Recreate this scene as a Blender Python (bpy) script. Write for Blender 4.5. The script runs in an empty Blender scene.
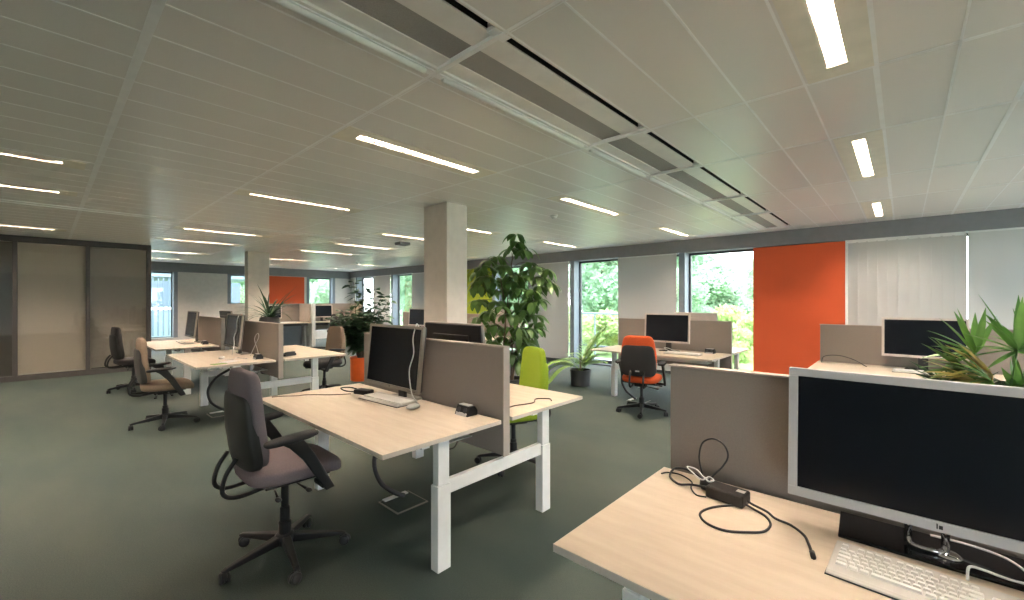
import bpy, bmesh, math, random
from mathutils import Vector, Matrix
random.seed(7)
PI = math.pi
S = bpy.context.scene
COL = S.collection

# ------------------------------------------------------------------ camera, world, exposure
cam_d = bpy.data.cameras.new('camera'); cam = bpy.data.objects.new('camera', cam_d); COL.objects.link(cam)
cam.location = (0, 0, 1.485); cam.rotation_euler = (PI/2, 0, math.radians(42.5 - 90))
cam_d.sensor_width = 36; cam_d.lens = 427/1024*36; cam_d.shift_y = 0.001
cam_d.clip_start = 0.02; cam_d.clip_end = 300
S.camera = cam
S.view_settings.view_transform = 'Standard'; S.view_settings.look = 'None'
S.view_settings.gamma = 1; S.view_settings.use_curve_mapping = False
S.view_settings.exposure = 1.85
W = bpy.data.worlds.new('overcast_sky'); S.world = W; W.use_nodes = True
wn = W.node_tree; bg = wn.nodes['Background']
tc = wn.nodes.new('ShaderNodeTexCoord'); sep = wn.nodes.new('ShaderNodeSeparateXYZ'); rp = wn.nodes.new('ShaderNodeValToRGB')
wn.links.new(tc.outputs['Generated'], sep.inputs[0]); wn.links.new(sep.outputs['Z'], rp.inputs[0]); wn.links.new(rp.outputs[0], bg.inputs[0])
rp.color_ramp.elements[0].color = (0.88, 0.95, 1.0, 1); rp.color_ramp.elements[1].color = (0.70, 0.85, 1.0, 1)
bg.inputs[1].default_value = 3.4
LAMP = 265.0
LAMPCOL = (1.0, 0.825, 0.68)

# ------------------------------------------------------------------ materials
def mat(name, col, rough=0.6, metal=0.0, noise=None, bump=0.0, bscale=200, spec=0.5, emis=None, est=0.0, stretch=None, sheen=0, coat=0):
    m = bpy.data.materials.new(name); m.use_nodes = True
    nt = m.node_tree; b = nt.nodes['Principled BSDF']
    b.inputs['Base Color'].default_value = (*col, 1); b.inputs['Roughness'].default_value = rough
    b.inputs['Metallic'].default_value = metal; b.inputs['Specular IOR Level'].default_value = spec
    if sheen: b.inputs['Sheen Weight'].default_value = sheen
    if coat: b.inputs['Coat Weight'].default_value = coat
    if emis:
        b.inputs['Emission Color'].default_value = (*emis, 1); b.inputs['Emission Strength'].default_value = est
    t = nt.nodes.new('ShaderNodeTexCoord'); mp = nt.nodes.new('ShaderNodeMapping')
    nt.links.new(t.outputs['Object'], mp.inputs[0])
    if stretch: mp.inputs['Scale'].default_value = stretch
    col2, sc, det = noise if noise else (tuple(c*0.93 for c in col), 9.0, 3)
    n = nt.nodes.new('ShaderNodeTexNoise'); n.inputs['Scale'].default_value = sc; n.inputs['Detail'].default_value = det
    r = nt.nodes.new('ShaderNodeValToRGB')
    r.color_ramp.elements[0].position = 0.35; r.color_ramp.elements[1].position = 0.65
    r.color_ramp.elements[0].color = (*col2, 1); r.color_ramp.elements[1].color = (*col, 1)
    nt.links.new(mp.outputs[0], n.inputs['Vector']); nt.links.new(n.outputs['Fac'], r.inputs[0]); nt.links.new(r.outputs[0], b.inputs['Base Color'])
    if bump:
        n2 = nt.nodes.new('ShaderNodeTexNoise'); n2.inputs['Scale'].default_value = bscale; n2.inputs['Detail'].default_value = 2
        bu = nt.nodes.new('ShaderNodeBump'); bu.inputs['Strength'].default_value = bump; bu.inputs['Distance'].default_value = 0.004
        nt.links.new(mp.outputs[0], n2.inputs['Vector']); nt.links.new(n2.outputs['Fac'], bu.inputs['Height']); nt.links.new(bu.outputs[0], b.inputs['Normal'])
    return m

def add_translucent(m, col, fac):
    nt = m.node_tree; b = nt.nodes['Principled BSDF']; out = nt.nodes['Material Output']
    tr = nt.nodes.new('ShaderNodeBsdfTranslucent'); tr.inputs[0].default_value = (*col, 1)
    mx = nt.nodes.new('ShaderNodeMixShader'); mx.inputs[0].default_value = fac
    nt.links.new(b.outputs[0], mx.inputs[1]); nt.links.new(tr.outputs[0], mx.inputs[2]); nt.links.new(mx.outputs[0], out.inputs[0])
    return m

def glass_mat(name, tint, refl=0.08, rough=0.02):
    m = bpy.data.materials.new(name); m.use_nodes = True; nt = m.node_tree; nt.nodes.remove(nt.nodes['Principled BSDF'])
    out = nt.nodes['Material Output']
    tr = nt.nodes.new('ShaderNodeBsdfTransparent'); tr.inputs[0].default_value = (*tint, 1)
    gl = nt.nodes.new('ShaderNodeBsdfGlossy'); gl.inputs['Roughness'].default_value = rough
    lw = nt.nodes.new('ShaderNodeLayerWeight'); lw.inputs[0].default_value = 0.5
    mr = nt.nodes.new('ShaderNodeMapRange'); mr.inputs[3].default_value = refl; mr.inputs[4].default_value = min(1, refl + 0.3)
    mx = nt.nodes.new('ShaderNodeMixShader')
    nt.links.new(lw.outputs['Facing'], mr.inputs[0]); nt.links.new(mr.outputs[0], mx.inputs[0])
    nt.links.new(tr.outputs[0], mx.inputs[1]); nt.links.new(gl.outputs[0], mx.inputs[2]); nt.links.new(mx.outputs[0], out.inputs[0])
    return m

M = {}
M['wood'] = mat('light_birch_laminate', (0.66, 0.565, 0.45), 0.42, noise=((0.60, 0.50, 0.39), 6, 6), stretch=(5, 0.6, 5))
M['wood_edge'] = mat('desk_edge_band', (0.60, 0.54, 0.46), 0.5)
M['white_metal'] = mat('white_powder_coat', (0.80, 0.80, 0.78), 0.4)
M['taupe'] = mat('taupe_screen_fabric', (0.285, 0.248, 0.222), 0.9, noise=((0.262, 0.228, 0.204), 300, 2), bump=0.3, bscale=500)
M['taupe_trim'] = mat('taupe_screen_trim', (0.40, 0.35, 0.30), 0.7)
M['black'] = mat('black_plastic', (0.010, 0.010, 0.011), 0.45)
M['blackfab'] = mat('black_fabric', (0.022, 0.022, 0.024), 0.9, bump=0.3, bscale=400)
M['cable'] = mat('black_cable', (0.02, 0.02, 0.022), 0.5)
M['cable_brown'] = mat('brown_cable', (0.10, 0.055, 0.04), 0.5)
M['cable_white'] = mat('white_cable', (0.7, 0.7, 0.68), 0.45)
M['mauve'] = mat('mauve_grey_fabric', (0.205, 0.165, 0.175), 0.92, noise=((0.18, 0.145, 0.155), 160, 3), bump=0.4, bscale=450)
M['brownfab'] = mat('taupe_seat_fabric', (0.24, 0.175, 0.125), 0.92, noise=((0.21, 0.15, 0.105), 160, 3), bump=0.4, bscale=450)
M['greyfab'] = mat('dark_grey_fabric', (0.05, 0.045, 0.045), 0.92, bump=0.4, bscale=450)
M['orangefab'] = mat('orange_fabric', (0.68, 0.10, 0.02), 0.9, noise=((0.60, 0.085, 0.018), 160, 3), bump=0.4, bscale=450)
M['limefab'] = mat('lime_fabric', (0.30, 0.42, 0.02), 0.9, noise=((0.27, 0.38, 0.018), 160, 3), bump=0.4, bscale=450)
M['shell'] = mat('chair_shell', (0.026, 0.025, 0.023), 0.6)
M['silver'] = mat('silver_plastic', (0.58, 0.58, 0.59), 0.35)
M['beige_plastic'] = mat('warm_grey_plastic', (0.25, 0.225, 0.19), 0.4)
M['pink_plastic'] = mat('pale_bezel_plastic', (0.62, 0.55, 0.50), 0.4)
M['screen'] = mat('dark_screen', (0.006, 0.008, 0.012), 0.22, noise=((0.005, 0.007, 0.011), 3, 1), spec=0.2)
M['chrome'] = mat('chrome', (0.75, 0.75, 0.77), 0.12, metal=1.0)
M['blackglass'] = mat('black_gloss_glass', (0.006, 0.006, 0.008), 0.06)
M['key'] = mat('ivory_keys', (0.90, 0.89, 0.86), 0.45)
M['kbody'] = mat('ivory_keyboard_body', (0.62, 0.60, 0.56), 0.45)
M['whiteplastic'] = mat('white_plastic', (0.78, 0.77, 0.75), 0.35)
M['mullion'] = mat('grey_blue_frame', (0.20, 0.235, 0.28), 0.5)
M['darkframe'] = mat('dark_frame', (0.05, 0.055, 0.06), 0.5)
M['partframe'] = mat('brown_grey_frame', (0.075, 0.068, 0.065), 0.5)
M['bulk'] = mat('grey_bulkhead_paint', (0.22, 0.22, 0.235), 0.7)
M['wallw'] = mat('white_wall_paint', (0.62, 0.60, 0.57), 0.8)
M['colw'] = mat('white_column_paint', (0.70, 0.64, 0.57), 0.75)
M['orange'] = mat('orange_wall_panel', (0.66, 0.10, 0.027), 0.75, noise=((0.64, 0.095, 0.025), 2, 2))
M['lime'] = mat('lime_wall_panel', (0.34, 0.44, 0.03), 0.8)
M['orangepot'] = mat('orange_pot', (0.75, 0.12, 0.015), 0.35)
M['greypot'] = mat('charcoal_pot', (0.05, 0.05, 0.052), 0.5)
M['soil'] = mat('soil', (0.03, 0.02, 0.014), 0.95, noise=((0.015, 0.01, 0.008), 60, 4), bump=0.6, bscale=80)
M['bark'] = mat('bark', (0.12, 0.09, 0.06), 0.9)
def leafmat(n, c, c2, tr=0.25, r=0.4):
    return add_translucent(mat(n, c, r, noise=(c2, 7, 3)), tuple(min(1, x*1.5) for x in c), tr)
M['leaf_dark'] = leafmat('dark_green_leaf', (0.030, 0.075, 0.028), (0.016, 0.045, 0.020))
M['leaf_mid'] = leafmat('mid_green_leaf', (0.085, 0.17, 0.035), (0.040, 0.100, 0.026))
M['leaf_bright'] = leafmat('bright_green_leaf', (0.22, 0.36, 0.06), (0.12, 0.25, 0.05))
M['leaf_palm'] = leafmat('lady_palm_leaf', (0.15, 0.32, 0.07), (0.07, 0.17, 0.05))
M['leaf_dry'] = leafmat('yellowed_leaf', (0.55, 0.42, 0.18), (0.30, 0.30, 0.10))
M['tree1'] = leafmat('tree_leaves', (0.36, 0.50, 0.33), (0.24, 0.38, 0.24), 0.3, 0.8)
M['tree2'] = leafmat('pale_tree_leaves', (0.44, 0.56, 0.40), (0.32, 0.45, 0.31), 0.3, 0.8)
M['shrub'] = leafmat('shrub_leaves', (0.50, 0.58, 0.25), (0.32, 0.44, 0.20), 0.3, 0.8)
M['grass'] = mat('lawn', (0.30, 0.42, 0.16), 0.95, noise=((0.2, 0.32, 0.12), 3, 4))
M['facade'] = mat('pale_facade', (0.24, 0.31, 0.36), 0.7)
M['facade_slat'] = mat('grey_slats', (0.11, 0.15, 0.19), 0.6)
M['bounce_ground'] = mat('pale_bounce_ground', (0.45, 0.47, 0.48), 0.8)
M['glass'] = glass_mat('window_glass', (0.97, 0.98, 0.97), 0.05)
M['pglass'] = glass_mat('partition_glass', (0.97, 0.96, 0.94), 0.09, 0.04)
M['grille'] = mat('perforated_grille', (0.40, 0.39, 0.37), 0.7, noise=((0.30, 0.29, 0.275), 260, 2), stretch=(1, 2.5, 1), bump=0.4, bscale=400)
M['ceilwhite'] = mat('ceiling_white_metal', (0.88, 0.86, 0.81), 0.4)
M['ceilbar'] = mat('ceiling_joint_metal', (0.98, 0.97, 0.95), 0.5)
M['slot'] = mat('dark_slot', (0.015, 0.015, 0.015), 0.8)
M['lamp'] = mat('lit_tube', (1, 1, 1), 0.5, emis=LAMPCOL, est=LAMP)
M['lampback'] = mat('fixture_reflector', (0.60, 0.55, 0.48), 0.35)
M['louvre'] = mat('fixture_louvre', (0.45, 0.40, 0.34), 0.3)
M['lampframe'] = mat('cream_light_panel', (0.88, 0.82, 0.70), 0.5)
def blindmat(name, c, tcol, f):
    m = mat(name, c, 0.9, noise=(tuple(x*0.95 for x in c), 260, 2), bump=0.25, bscale=400, stretch=(1, 1, 1))
    return add_translucent(m, tcol, f)
M['blind'] = blindmat('white_blind_fabric', (0.60, 0.58, 0.555), (0.60, 0.63, 0.66), 0.17)
M['blindbeige'] = mat('woven_beige_blind', (0.72, 0.66, 0.57), 0.9, noise=((0.60, 0.55, 0.47), 90, 4), stretch=(1, 1, 6), bump=0.3)
M['blinddark'] = mat('woven_grey_blind', (0.42, 0.40, 0.36), 0.9, noise=((0.35, 0.33, 0.30), 90, 4), stretch=(1, 1, 6), bump=0.3)
M['blindblack'] = mat('woven_dark_blind', (0.09, 0.082, 0.074), 0.9, noise=((0.07, 0.065, 0.06), 90, 4), stretch=(1, 1, 6))

# carpet: large soft patches of olive and blue-green with fine pile
def carpet():
    m = bpy.data.materials.new('green_grey_carpet'); m.use_nodes = True; nt = m.node_tree; b = nt.nodes['Principled BSDF']
    t = nt.nodes.new('ShaderNodeTexCoord'); mp = nt.nodes.new('ShaderNodeMapping'); mp.inputs['Scale'].default_value = (1, .35, 1)
    nt.links.new(t.outputs['Object'], mp.inputs[0])
    n = nt.nodes.new('ShaderNodeTexNoise'); n.inputs['Scale'].default_value = 1.1; n.inputs['Detail'].default_value = 4
    r = nt.nodes.new('ShaderNodeValToRGB'); r.color_ramp.elements[0].position = .35; r.color_ramp.elements[1].position = .68
    r.color_ramp.elements[0].color = (0.031, 0.051, 0.046, 1); r.color_ramp.elements[1].color = (0.066, 0.082, 0.066, 1)
    f = nt.nodes.new('ShaderNodeTexNoise'); f.inputs['Scale'].default_value = 160; f.inputs['Detail'].default_value = 3
    mx = nt.nodes.new('ShaderNodeMixRGB'); mx.blend_type = 'MULTIPLY'; mx.inputs[0].default_value = 0.55
    r2 = nt.nodes.new('ShaderNodeValToRGB'); r2.color_ramp.elements[0].position = .3; r2.color_ramp.elements[1].position = .7
    r2.color_ramp.elements[0].color = (.45, .45, .45, 1); r2.color_ramp.elements[1].color = (1.3, 1.3, 1.3, 1)
    bu = nt.nodes.new('ShaderNodeBump'); bu.inputs['Strength'].default_value = .5; bu.inputs['Distance'].default_value = .004
    L = nt.links.new
    L(mp.outputs[0], n.inputs['Vector']); L(n.outputs['Fac'], r.inputs[0]); L(t.outputs['Object'], f.inputs['Vector']); L(f.outputs['Fac'], r2.inputs[0])
    L(r.outputs[0], mx.inputs[1]); L(r2.outputs[0], mx.inputs[2]); L(mx.outputs[0], b.inputs['Base Color']); L(f.outputs['Fac'], bu.inputs['Height']); L(bu.outputs[0], b.inputs['Normal'])
    b.inputs['Roughness'].default_value = .75; b.inputs['Specular IOR Level'].default_value = .35
    return m
M['carpet'] = carpet()

# ceiling planks: satin metal, each plank very slightly cambered across its 0.305 m width
def ceilmat():
    m = bpy.data.materials.new('ceiling_planks'); m.use_nodes = True; nt = m.node_tree; b = nt.nodes['Principled BSDF']
    t = nt.nodes.new('ShaderNodeTexCoord'); sp = nt.nodes.new('ShaderNodeSeparateXYZ'); L = nt.links.new
    L(t.outputs['Object'], sp.inputs[0])
    def mt(op, a, bb=None):
        n = nt.nodes.new('ShaderNodeMath'); n.operation = op
        for i, v in enumerate((a, bb)):
            if v is None: continue
            if isinstance(v, (int, float)): n.inputs[i].default_value = v
            else: L(v, n.inputs[i])
        return n.outputs[0]
    y = mt('ADD', sp.outputs['Y'], 40*0.3035 - 1.015)
    fr = mt('FRACT', mt('DIVIDE', y, 0.3035))
    c = mt('SUBTRACT', fr, 0.5); hh = mt('MULTIPLY', c, c)
    n1 = nt.nodes.new('ShaderNodeTexNoise'); n1.inputs['Scale'].default_value = 1.6; L(t.outputs['Object'], n1.inputs['Vector'])
    h2 = mt('ADD', mt('MULTIPLY', hh, 1.0), mt('MULTIPLY', n1.outputs['Fac'], 0.15))
    bu = nt.nodes.new('ShaderNodeBump'); bu.inputs['Strength'].default_value = 0.5; bu.inputs['Distance'].default_value = 0.012
    L(h2, bu.inputs['Height']); L(bu.outputs[0], b.inputs['Normal'])
    b.inputs['Base Color'].default_value = (0.8, 0.76, 0.7, 1); b.inputs['Roughness'].default_value = 0.36; b.inputs['Specular IOR Level'].default_value = 0.6
    n2 = nt.nodes.new('ShaderNodeTexNoise'); n2.inputs['Scale'].default_value = 350; L(t.outputs['Object'], n2.inputs['Vector'])
    r = nt.nodes.new('ShaderNodeValToRGB'); r.color_ramp.elements[0].color = (0.78, 0.745, 0.70, 1); r.color_ramp.elements[1].color = (0.85, 0.815, 0.77, 1)
    r.color_ramp.elements[0].position = .35; r.color_ramp.elements[1].position = .65
    L(n2.outputs['Fac'], r.inputs[0]); L(r.outputs[0], b.inputs['Base Color'])
    return m
M['ceil'] = ceilmat()

# ------------------------------------------------------------------ mesh helpers
class MB:
    def __init__(s): s.v = []; s.f = []; s.m = []; s.mi = 0
    def add(s, vs, fs):
        o = len(s.v); s.v += [tuple(p) for p in vs]; s.f += [tuple(i + o for i in f) for f in fs]; s.m += [s.mi]*len(fs); return s
    def box(s, lo, hi, mx=None):
        x0, y0, z0 = lo; x1, y1, z1 = hi
        vs = [Vector(p) for p in ((x0,y0,z0),(x1,y0,z0),(x1,y1,z0),(x0,y1,z0),(x0,y0,z1),(x1,y0,z1),(x1,y1,z1),(x0,y1,z1))]
        if mx: vs = [mx @ p for p in vs]
        return s.add(vs, [(0,3,2,1),(4,5,6,7),(0,1,5,4),(1,2,6,5),(2,3,7,6),(3,0,4,7)])
    def cbox(s, c, d, mx=None):
        return s.box([c[i]-d[i]/2 for i in range(3)], [c[i]+d[i]/2 for i in range(3)], mx)
    def prism(s, poly, fn0, fn1):
        n = len(poly); vs = [fn0(p) for p in poly] + [fn1(p) for p in poly]
        return s.add(vs, [tuple(range(n))[::-1], tuple(range(n, 2*n))] + [(i, (i+1) % n, n+(i+1) % n, n+i) for i in range(n)])
    def tube(s, pts, r, n=8, r1=None, flat=None):
        pts = [Vector(p) for p in pts]; vs = []; k = len(pts); up = Vector((0, 0, 1)); pn = None
        for i, p in enumerate(pts):
            t = (pts[min(i+1, k-1)] - pts[max(i-1, 0)]).normalized()
            if pn is None:
                a = up if abs(t.z) < .9 else Vector((1, 0, 0)); nn = t.cross(a).normalized()
            else:
                nn = (pn - t*pn.dot(t)); nn = nn.normalized() if nn.length > 1e-6 else t.orthogonal().normalized()
            pn = nn; bb = t.cross(nn); rr = r if r1 is None else r + (r1-r)*i/(k-1)
            f2 = flat or 1
            for j in range(n):
                a = 2*PI*j/n; vs.append(p + nn*math.cos(a)*rr + bb*math.sin(a)*rr*f2)
        fs = [(i*n+j, i*n+(j+1) % n, (i+1)*n+(j+1) % n, (i+1)*n+j) for i in range(k-1) for j in range(n)]
        fs += [tuple(range(n))[::-1], tuple((k-1)*n+j for j in range(n))]
        return s.add(vs, fs)
    def lathe(s, prof, n=24, c=(0, 0, 0), mx=None):
        vs = []
        for r, z in prof:
            for j in range(n):
                a = 2*PI*j/n; p = Vector((c[0]+r*math.cos(a), c[1]+r*math.sin(a), c[2]+z)); vs.append(mx @ p if mx else p)
        k = len(prof)
        fs = [(i*n+j, i*n+(j+1) % n, (i+1)*n+(j+1) % n, (i+1)*n+j) for i in range(k-1) for j in range(n)]
        fs += [tuple(range(n))[::-1], tuple((k-1)*n+j for j in range(n))]
        return s.add(vs, fs)
    def pillow(s, c, d, e=.35, ez=.6, fn=None, nu=32, nv=16):
        vs = []
        def sg(x, p): return math.copysign(abs(x)**p, x)
        for i in range(nv+1):
            ph = -PI/2 + PI*i/nv
            for j in range(nu):
                th = 2*PI*j/nu
                p = Vector((sg(math.cos(ph), ez)*sg(math.cos(th), e)*d[0]/2, sg(math.cos(ph), ez)*sg(math.sin(th), e)*d[1]/2, sg(math.sin(ph), ez)*d[2]/2))
                if fn: p = fn(p)
                vs.append(p + Vector(c))
        fs = [(i*nu+j, i*nu+(j+1) % nu, (i+1)*nu+(j+1) % nu, (i+1)*nu+j) for i in range(nv) for j in range(nu)]
        return s.add(vs, fs)
    def build(s, name, mats, parent=None, smooth=False, bevel=0, seg=2):
        me = bpy.data.meshes.new(name); me.from_pydata(s.v, [], s.f); me.update()
        if not isinstance(mats, (list, tuple)): mats = [mats]
        for m in mats: me.materials.append(M[m] if isinstance(m, str) else m)
        for p, i in zip(me.polygons, s.m): p.material_index = i; p.use_smooth = bool(smooth)
        o = bpy.data.objects.new(name, me); COL.objects.link(o)
        if parent: o.parent = parent
        if bevel:
            b = o.modifiers.new('bevel', 'BEVEL'); b.width = bevel; b.segments = seg; b.limit_method = 'ANGLE'; b.angle_limit = math.radians(50)
        return o

def spline(ctrl, n=8):
    P = [Vector(p) for p in ctrl]; P = [P[0]*2-P[1]] + P + [P[-1]*2-P[-2]]; out = []
    for i in range(1, len(P)-2):
        for k in range(n):
            t = k/n; a, b, c, d = P[i-1:i+3]
            out.append(0.5*((2*b) + (c-a)*t + (2*a-5*b+4*c-d)*t*t + (3*b-a-3*c+d)*t**3))
    out.append(P[-2]); return out

def tag(o, label=None, cat=None, group=None, kind=None):
    if label: o['label'] = label
    if cat: o['category'] = cat
    if group: o['group'] = group
    if kind: o['kind'] = kind
    return o
def thing(name, label, cat, loc=(0, 0, 0), rz=0, group=None):
    o = bpy.data.objects.new(name, None); COL.objects.link(o); o.location = loc; o.rotation_euler = (0, 0, rz); o.empty_display_size = .1
    return tag(o, label, cat, group)
def kids(o): return [c for c in bpy.data.objects if c.parent == o]
def dup(o, loc=None, rz=None, label=None, group=None, parent=None):
    ks = kids(o); c = o.copy(); COL.objects.link(c)
    if parent: c.parent = parent
    if loc is not None: c.location = loc
    if rz is not None: c.rotation_euler = (0, 0, rz)
    if label: c['label'] = label
    if group: c['group'] = group
    for k in ks: dup(k, parent=c)
    return c
def struct(name, mb, mats, parent=None, **kw):
    o = mb.build(name, mats, parent, **kw)
    if not parent: o['kind'] = 'structure'
    return o
def cable(name, pts, r, m, label=None, n=8, parent=None, cat='cable'):
    o = MB().tube(spline(pts, n), r, 7).build(name, m, parent, smooth=True)
    if label: tag(o, label, cat)
    return o

# ------------------------------------------------------------------ room shell
XR, YB, XL, YN, ZC, PY0 = 8.6, 17.0, -4.2, -4.6, 2.7, 12.1
struct('floor', MB().box((XL, YN, -.1), (XR+.35, YB+.35, 0)), 'carpet')
xl = [-3.74, -2.26, -1.17, .31, 1.40, 2.885, 3.97, 5.47, 6.70, 8.2]       # cross joints
lights = []                                                              # x0, x1, y
cellx = {-1: (-3.62, -2.40), 0: (-1.1, .10), 1: (1.56, 2.74), 2: (4.13, 5.40), 3: (6.94, 8.06)}
for y, cs in ((.25, (1, 2, 3)), (2.97, (-1, 1, 2, 3)), (5.45, (-1, 0, 1, 2, 3)), (6.95, (-1, 0, 2)), (8.85, (-1, 1, 2, 3)), (10.65, (-1, 0, 1, 2)), (13.4, (1, 2, 3)), (15.6, (1, 2, 3)), (-2.45, (0, 1, 2, 3))):  # outermost left cells and the row behind the camera are added, unseen fill lights
    for c in cs: lights.append((*cellx[c], y, c))
LW = .044
beams = [(xl[i], xl[i+1]) for i in range(2, 9)]
B0, B1 = 1.335, 1.875
# ceiling plane with real openings for the lights and vents
bxs = sorted(set([XL, XR+.3] + [round(v, 3) for l in lights for v in l[:2]] + [beams[0][0], beams[-1][1]]))
bys = sorted(set([YN, YB+.3, B0, B1] + [round(l[2]+d, 3) for l in lights for d in (-LW, LW)]))
cb = MB()
for i in range(len(bxs)-1):
    for j in range(len(bys)-1):
        mx, my = (bxs[i]+bxs[i+1])/2, (bys[j]+bys[j+1])/2
        if any(l[0] < mx < l[1] and abs(my-l[2]) < LW for l in lights): continue
        if B0 < my < B1 and beams[0][0] < mx < beams[-1][1]: continue
        cb.add([(bxs[i], bys[j], ZC), (bxs[i], bys[j+1], ZC), (bxs[i+1], bys[j+1], ZC), (bxs[i+1], bys[j], ZC)], [(0, 1, 2, 3)])
cb.box((XL, YN, ZC+.16), (XR+.3, YB+.3, ZC+.2))
struct('ceiling', cb, 'ceil')
# joint profiles: fine lines between planks, broad ones at the carriers
jb = MB()
k = -18
ys = [1.015 - .3035*i for i in range(-53, 19)]
for y in ys:
    if B0-.01 < y < B1+.02 or y < YN or y > YB: continue
    w = .013 if abs(y-.105) < .05 or abs(y+.50) < .05 or abs(y+1.11) < .05 else .0055
    # leave the joints out where a light sits on them
    segs = [(XL, XR)]
    for l in lights:
        if abs(y-l[2]) < LW+.01:
            n = []
            for a, b in segs:
                if l[0] > a and l[1] < b: n += [(a, l[0]-.01), (l[1]+.01, b)]
                else: n.append((a, b))
            segs = n
    for a, b in segs: jb.box((a, y-w, ZC-.0015), (b, y+w, ZC+.004))
for i, x in enumerate(xl):
    w = .020 if abs(x-.31) < .01 or abs(x+3.74) < .01 else .009
    jb.box((x-w, YN, ZC-.0015), (x+w, YB, ZC+.003))
    if w < .02: jb.box((x+.016, YN, ZC-.0015), (x+.022, YB, ZC+.003))
struct('trim_1', jb, 'ceilbar')
# second slim trough far left
struct('trim_2', MB().box((XL, 7.90, ZC-.012), (3.97, 7.925, ZC)).box((XL, 8.06, ZC-.012), (3.97, 8.085, ZC)), 'ceilbar')
struct('trim_3', MB().box((XL, 7.93, ZC-.006), (3.97, 7.955, ZC-.001)), 'slot')

# bulkheads
b = MB().box((XR-.03, YN, 2.45), (XR+.3, YB+.3, ZC)); struct('trim_4', b, 'bulk')
b = MB().box((1.5, YB-.03, 2.41), (XR-.03, YB+.3, ZC)); struct('trim_5', b, 'bulk')

# right facade: glass line at XR+.25, room face at XR
GX = XR+.25
edges = [.67, 1.99, 3.33, 4.68, 5.97, 7.31, 8.66, 9.97, 11.3, 12.6, 13.94, 15.22, 16.6, 17.0]
kinds = ['orange', 'win', 'blind', 'win', 'blind', 'win', 'lime', 'blind', 'blind', 'win', 'blind', 'win', 'blind']
wn_i = [0]
def window_right(y0, y1, head=2.41, sill=.10):
    wn_i[0] += 1; nm = 'window_%d' % wn_i[0]
    root = bpy.data.objects.new(nm, None); COL.objects.link(root); root['kind'] = 'structure'; root.location = (XR, y0, 0)
    X0 = 0
    L = y1-.12-y0
    MB().box((X0, L, 0), (.25, L+.12, 2.45)).build('mullion', 'mullion', root, bevel=.004)
    MB().box((X0+.24, -.10, head), (.30, L, 2.45)).box((.24, -.1, 0), (.30, L, sill)).box((.23, L-.035, sill), (.29, L, head)).box((.23, -.1, sill), (.29, -.065, head)).build('window_frame', 'darkframe', root)
    MB().box((0.02, -.03, 0), (.24, L, .03)).build('window_sill', 'darkframe', root)
    MB().box((.255, -.07, sill), (.262, L-.03, head)).build('pane', 'glass', root)
def blind_right(y0, y1, label, slatted=False):
    root = thing('vertical_blind' if slatted else 'roller_blind', label, 'blind', (XR, y0, 0))
    L = y1-y0
    m = MB()
    if slatted:
        n = 11; w = L/n
        for i in range(n):
            m.cbox((0, 0, 0), (.003, w+.02, 2.36), Matrix.Translation((0, (i+.5)*w, 1.23)) @ Matrix.Rotation(math.radians(-14), 4, 'Z'))
        m.build('slats', 'blind', root)
        MB().box((-.012, 0, 2.40), (.012, L, 2.448)).build('headrail', 'whiteplastic', root)
    else:
        m.box((0, 0, .05), (.005, L, 2.43)).build('fabric', 'blind', root)
        MB().tube([(.0025, 0, .05), (.0025, L, .05)], .012, 8).build('bottom_bar', 'whiteplastic', root)
        MB().box((-.004, 0, 2.425), (.03, L, 2.45)).build('headrail', 'whiteplastic', root)
    # glass and frame behind the blind belong to the facade
    wn_i[0] += 1
    nm = 'window_%d' % wn_i[0]
    r2 = bpy.data.objects.new(nm, None); COL.objects.link(r2); r2['kind'] = 'structure'; r2.location = (XR, y0, 0)
    MB().box((.25, -.06, 2.41), (.29, L+.02, 2.45)).box((.25, -.06, 0), (.29, L+.02, .1)).build('window_frame', 'darkframe', r2)
    MB().box((.262, -.06, .1), (.268, L+.02, 2.41)).build('pane', 'glass', r2)
desc = {2: 'white roller blind right of the small dark-potted palm, behind the desk with the orange chair',
        4: 'white roller blind between the leafy tall plant and the small palm',
        7: 'white roller blind mostly hidden behind the nearest column, next to the lime panel',
        8: 'white roller blind on the window wall just left of the nearest column',
        10: 'white roller blind between the two narrow far windows on the window wall',
        12: 'narrow white roller blind in the far corner of the window wall'}
for i, kd in enumerate(kinds):
    y0, y1 = edges[i], edges[i+1]
    if kd == 'win': window_right(y0, y1)
    elif kd == 'blind': blind_right(y0+(.045 if i and kinds[i-1] == 'win' else .0), y1, desc[i])
    elif kd == 'orange':
        p = MB().box((XR-.005, y0+.01, .05), (XR+.25, y1, 2.44)).build('wall_panel', 'orange', bevel=.004)
        tag(p, 'tall bright orange panel on the window wall, right of the wide window with trees', 'wall panel')
        struct('trim_6', MB().box((XR-.012, y0-.02, .0), (XR+.02, y0+.01, 2.45)), 'whiteplastic')
    elif kd == 'lime':
        p = MB().box((XR-.005, y0+.0, .05), (XR+.25, y1, 2.44)).build('wall_panel', 'lime', bevel=.004)
        tag(p, 'lime green panel on the window wall, half hidden behind the tall leafy plant', 'wall panel')
blind_right(-.638, .645, 'grey-white vertical slat blind right of the orange panel', True)
window_right(YN+.1, -2.2)  # added window out of view, lets daylight onto the foreground
blind_right(-2.2, -.66, 'plain white roller blind at the far right, behind the lady palm')
struct('wall_right', MB().box((XR+.27, YN-.1, -.1), (XR+.36, YN, 3)).box((XR+.3, YN, 2.45), (XR+.36, YB+.3, 2.9)).box((XR+.3, YN, -.1), (XR+.36, YB+.3, .06)), 'wallw')
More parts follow.
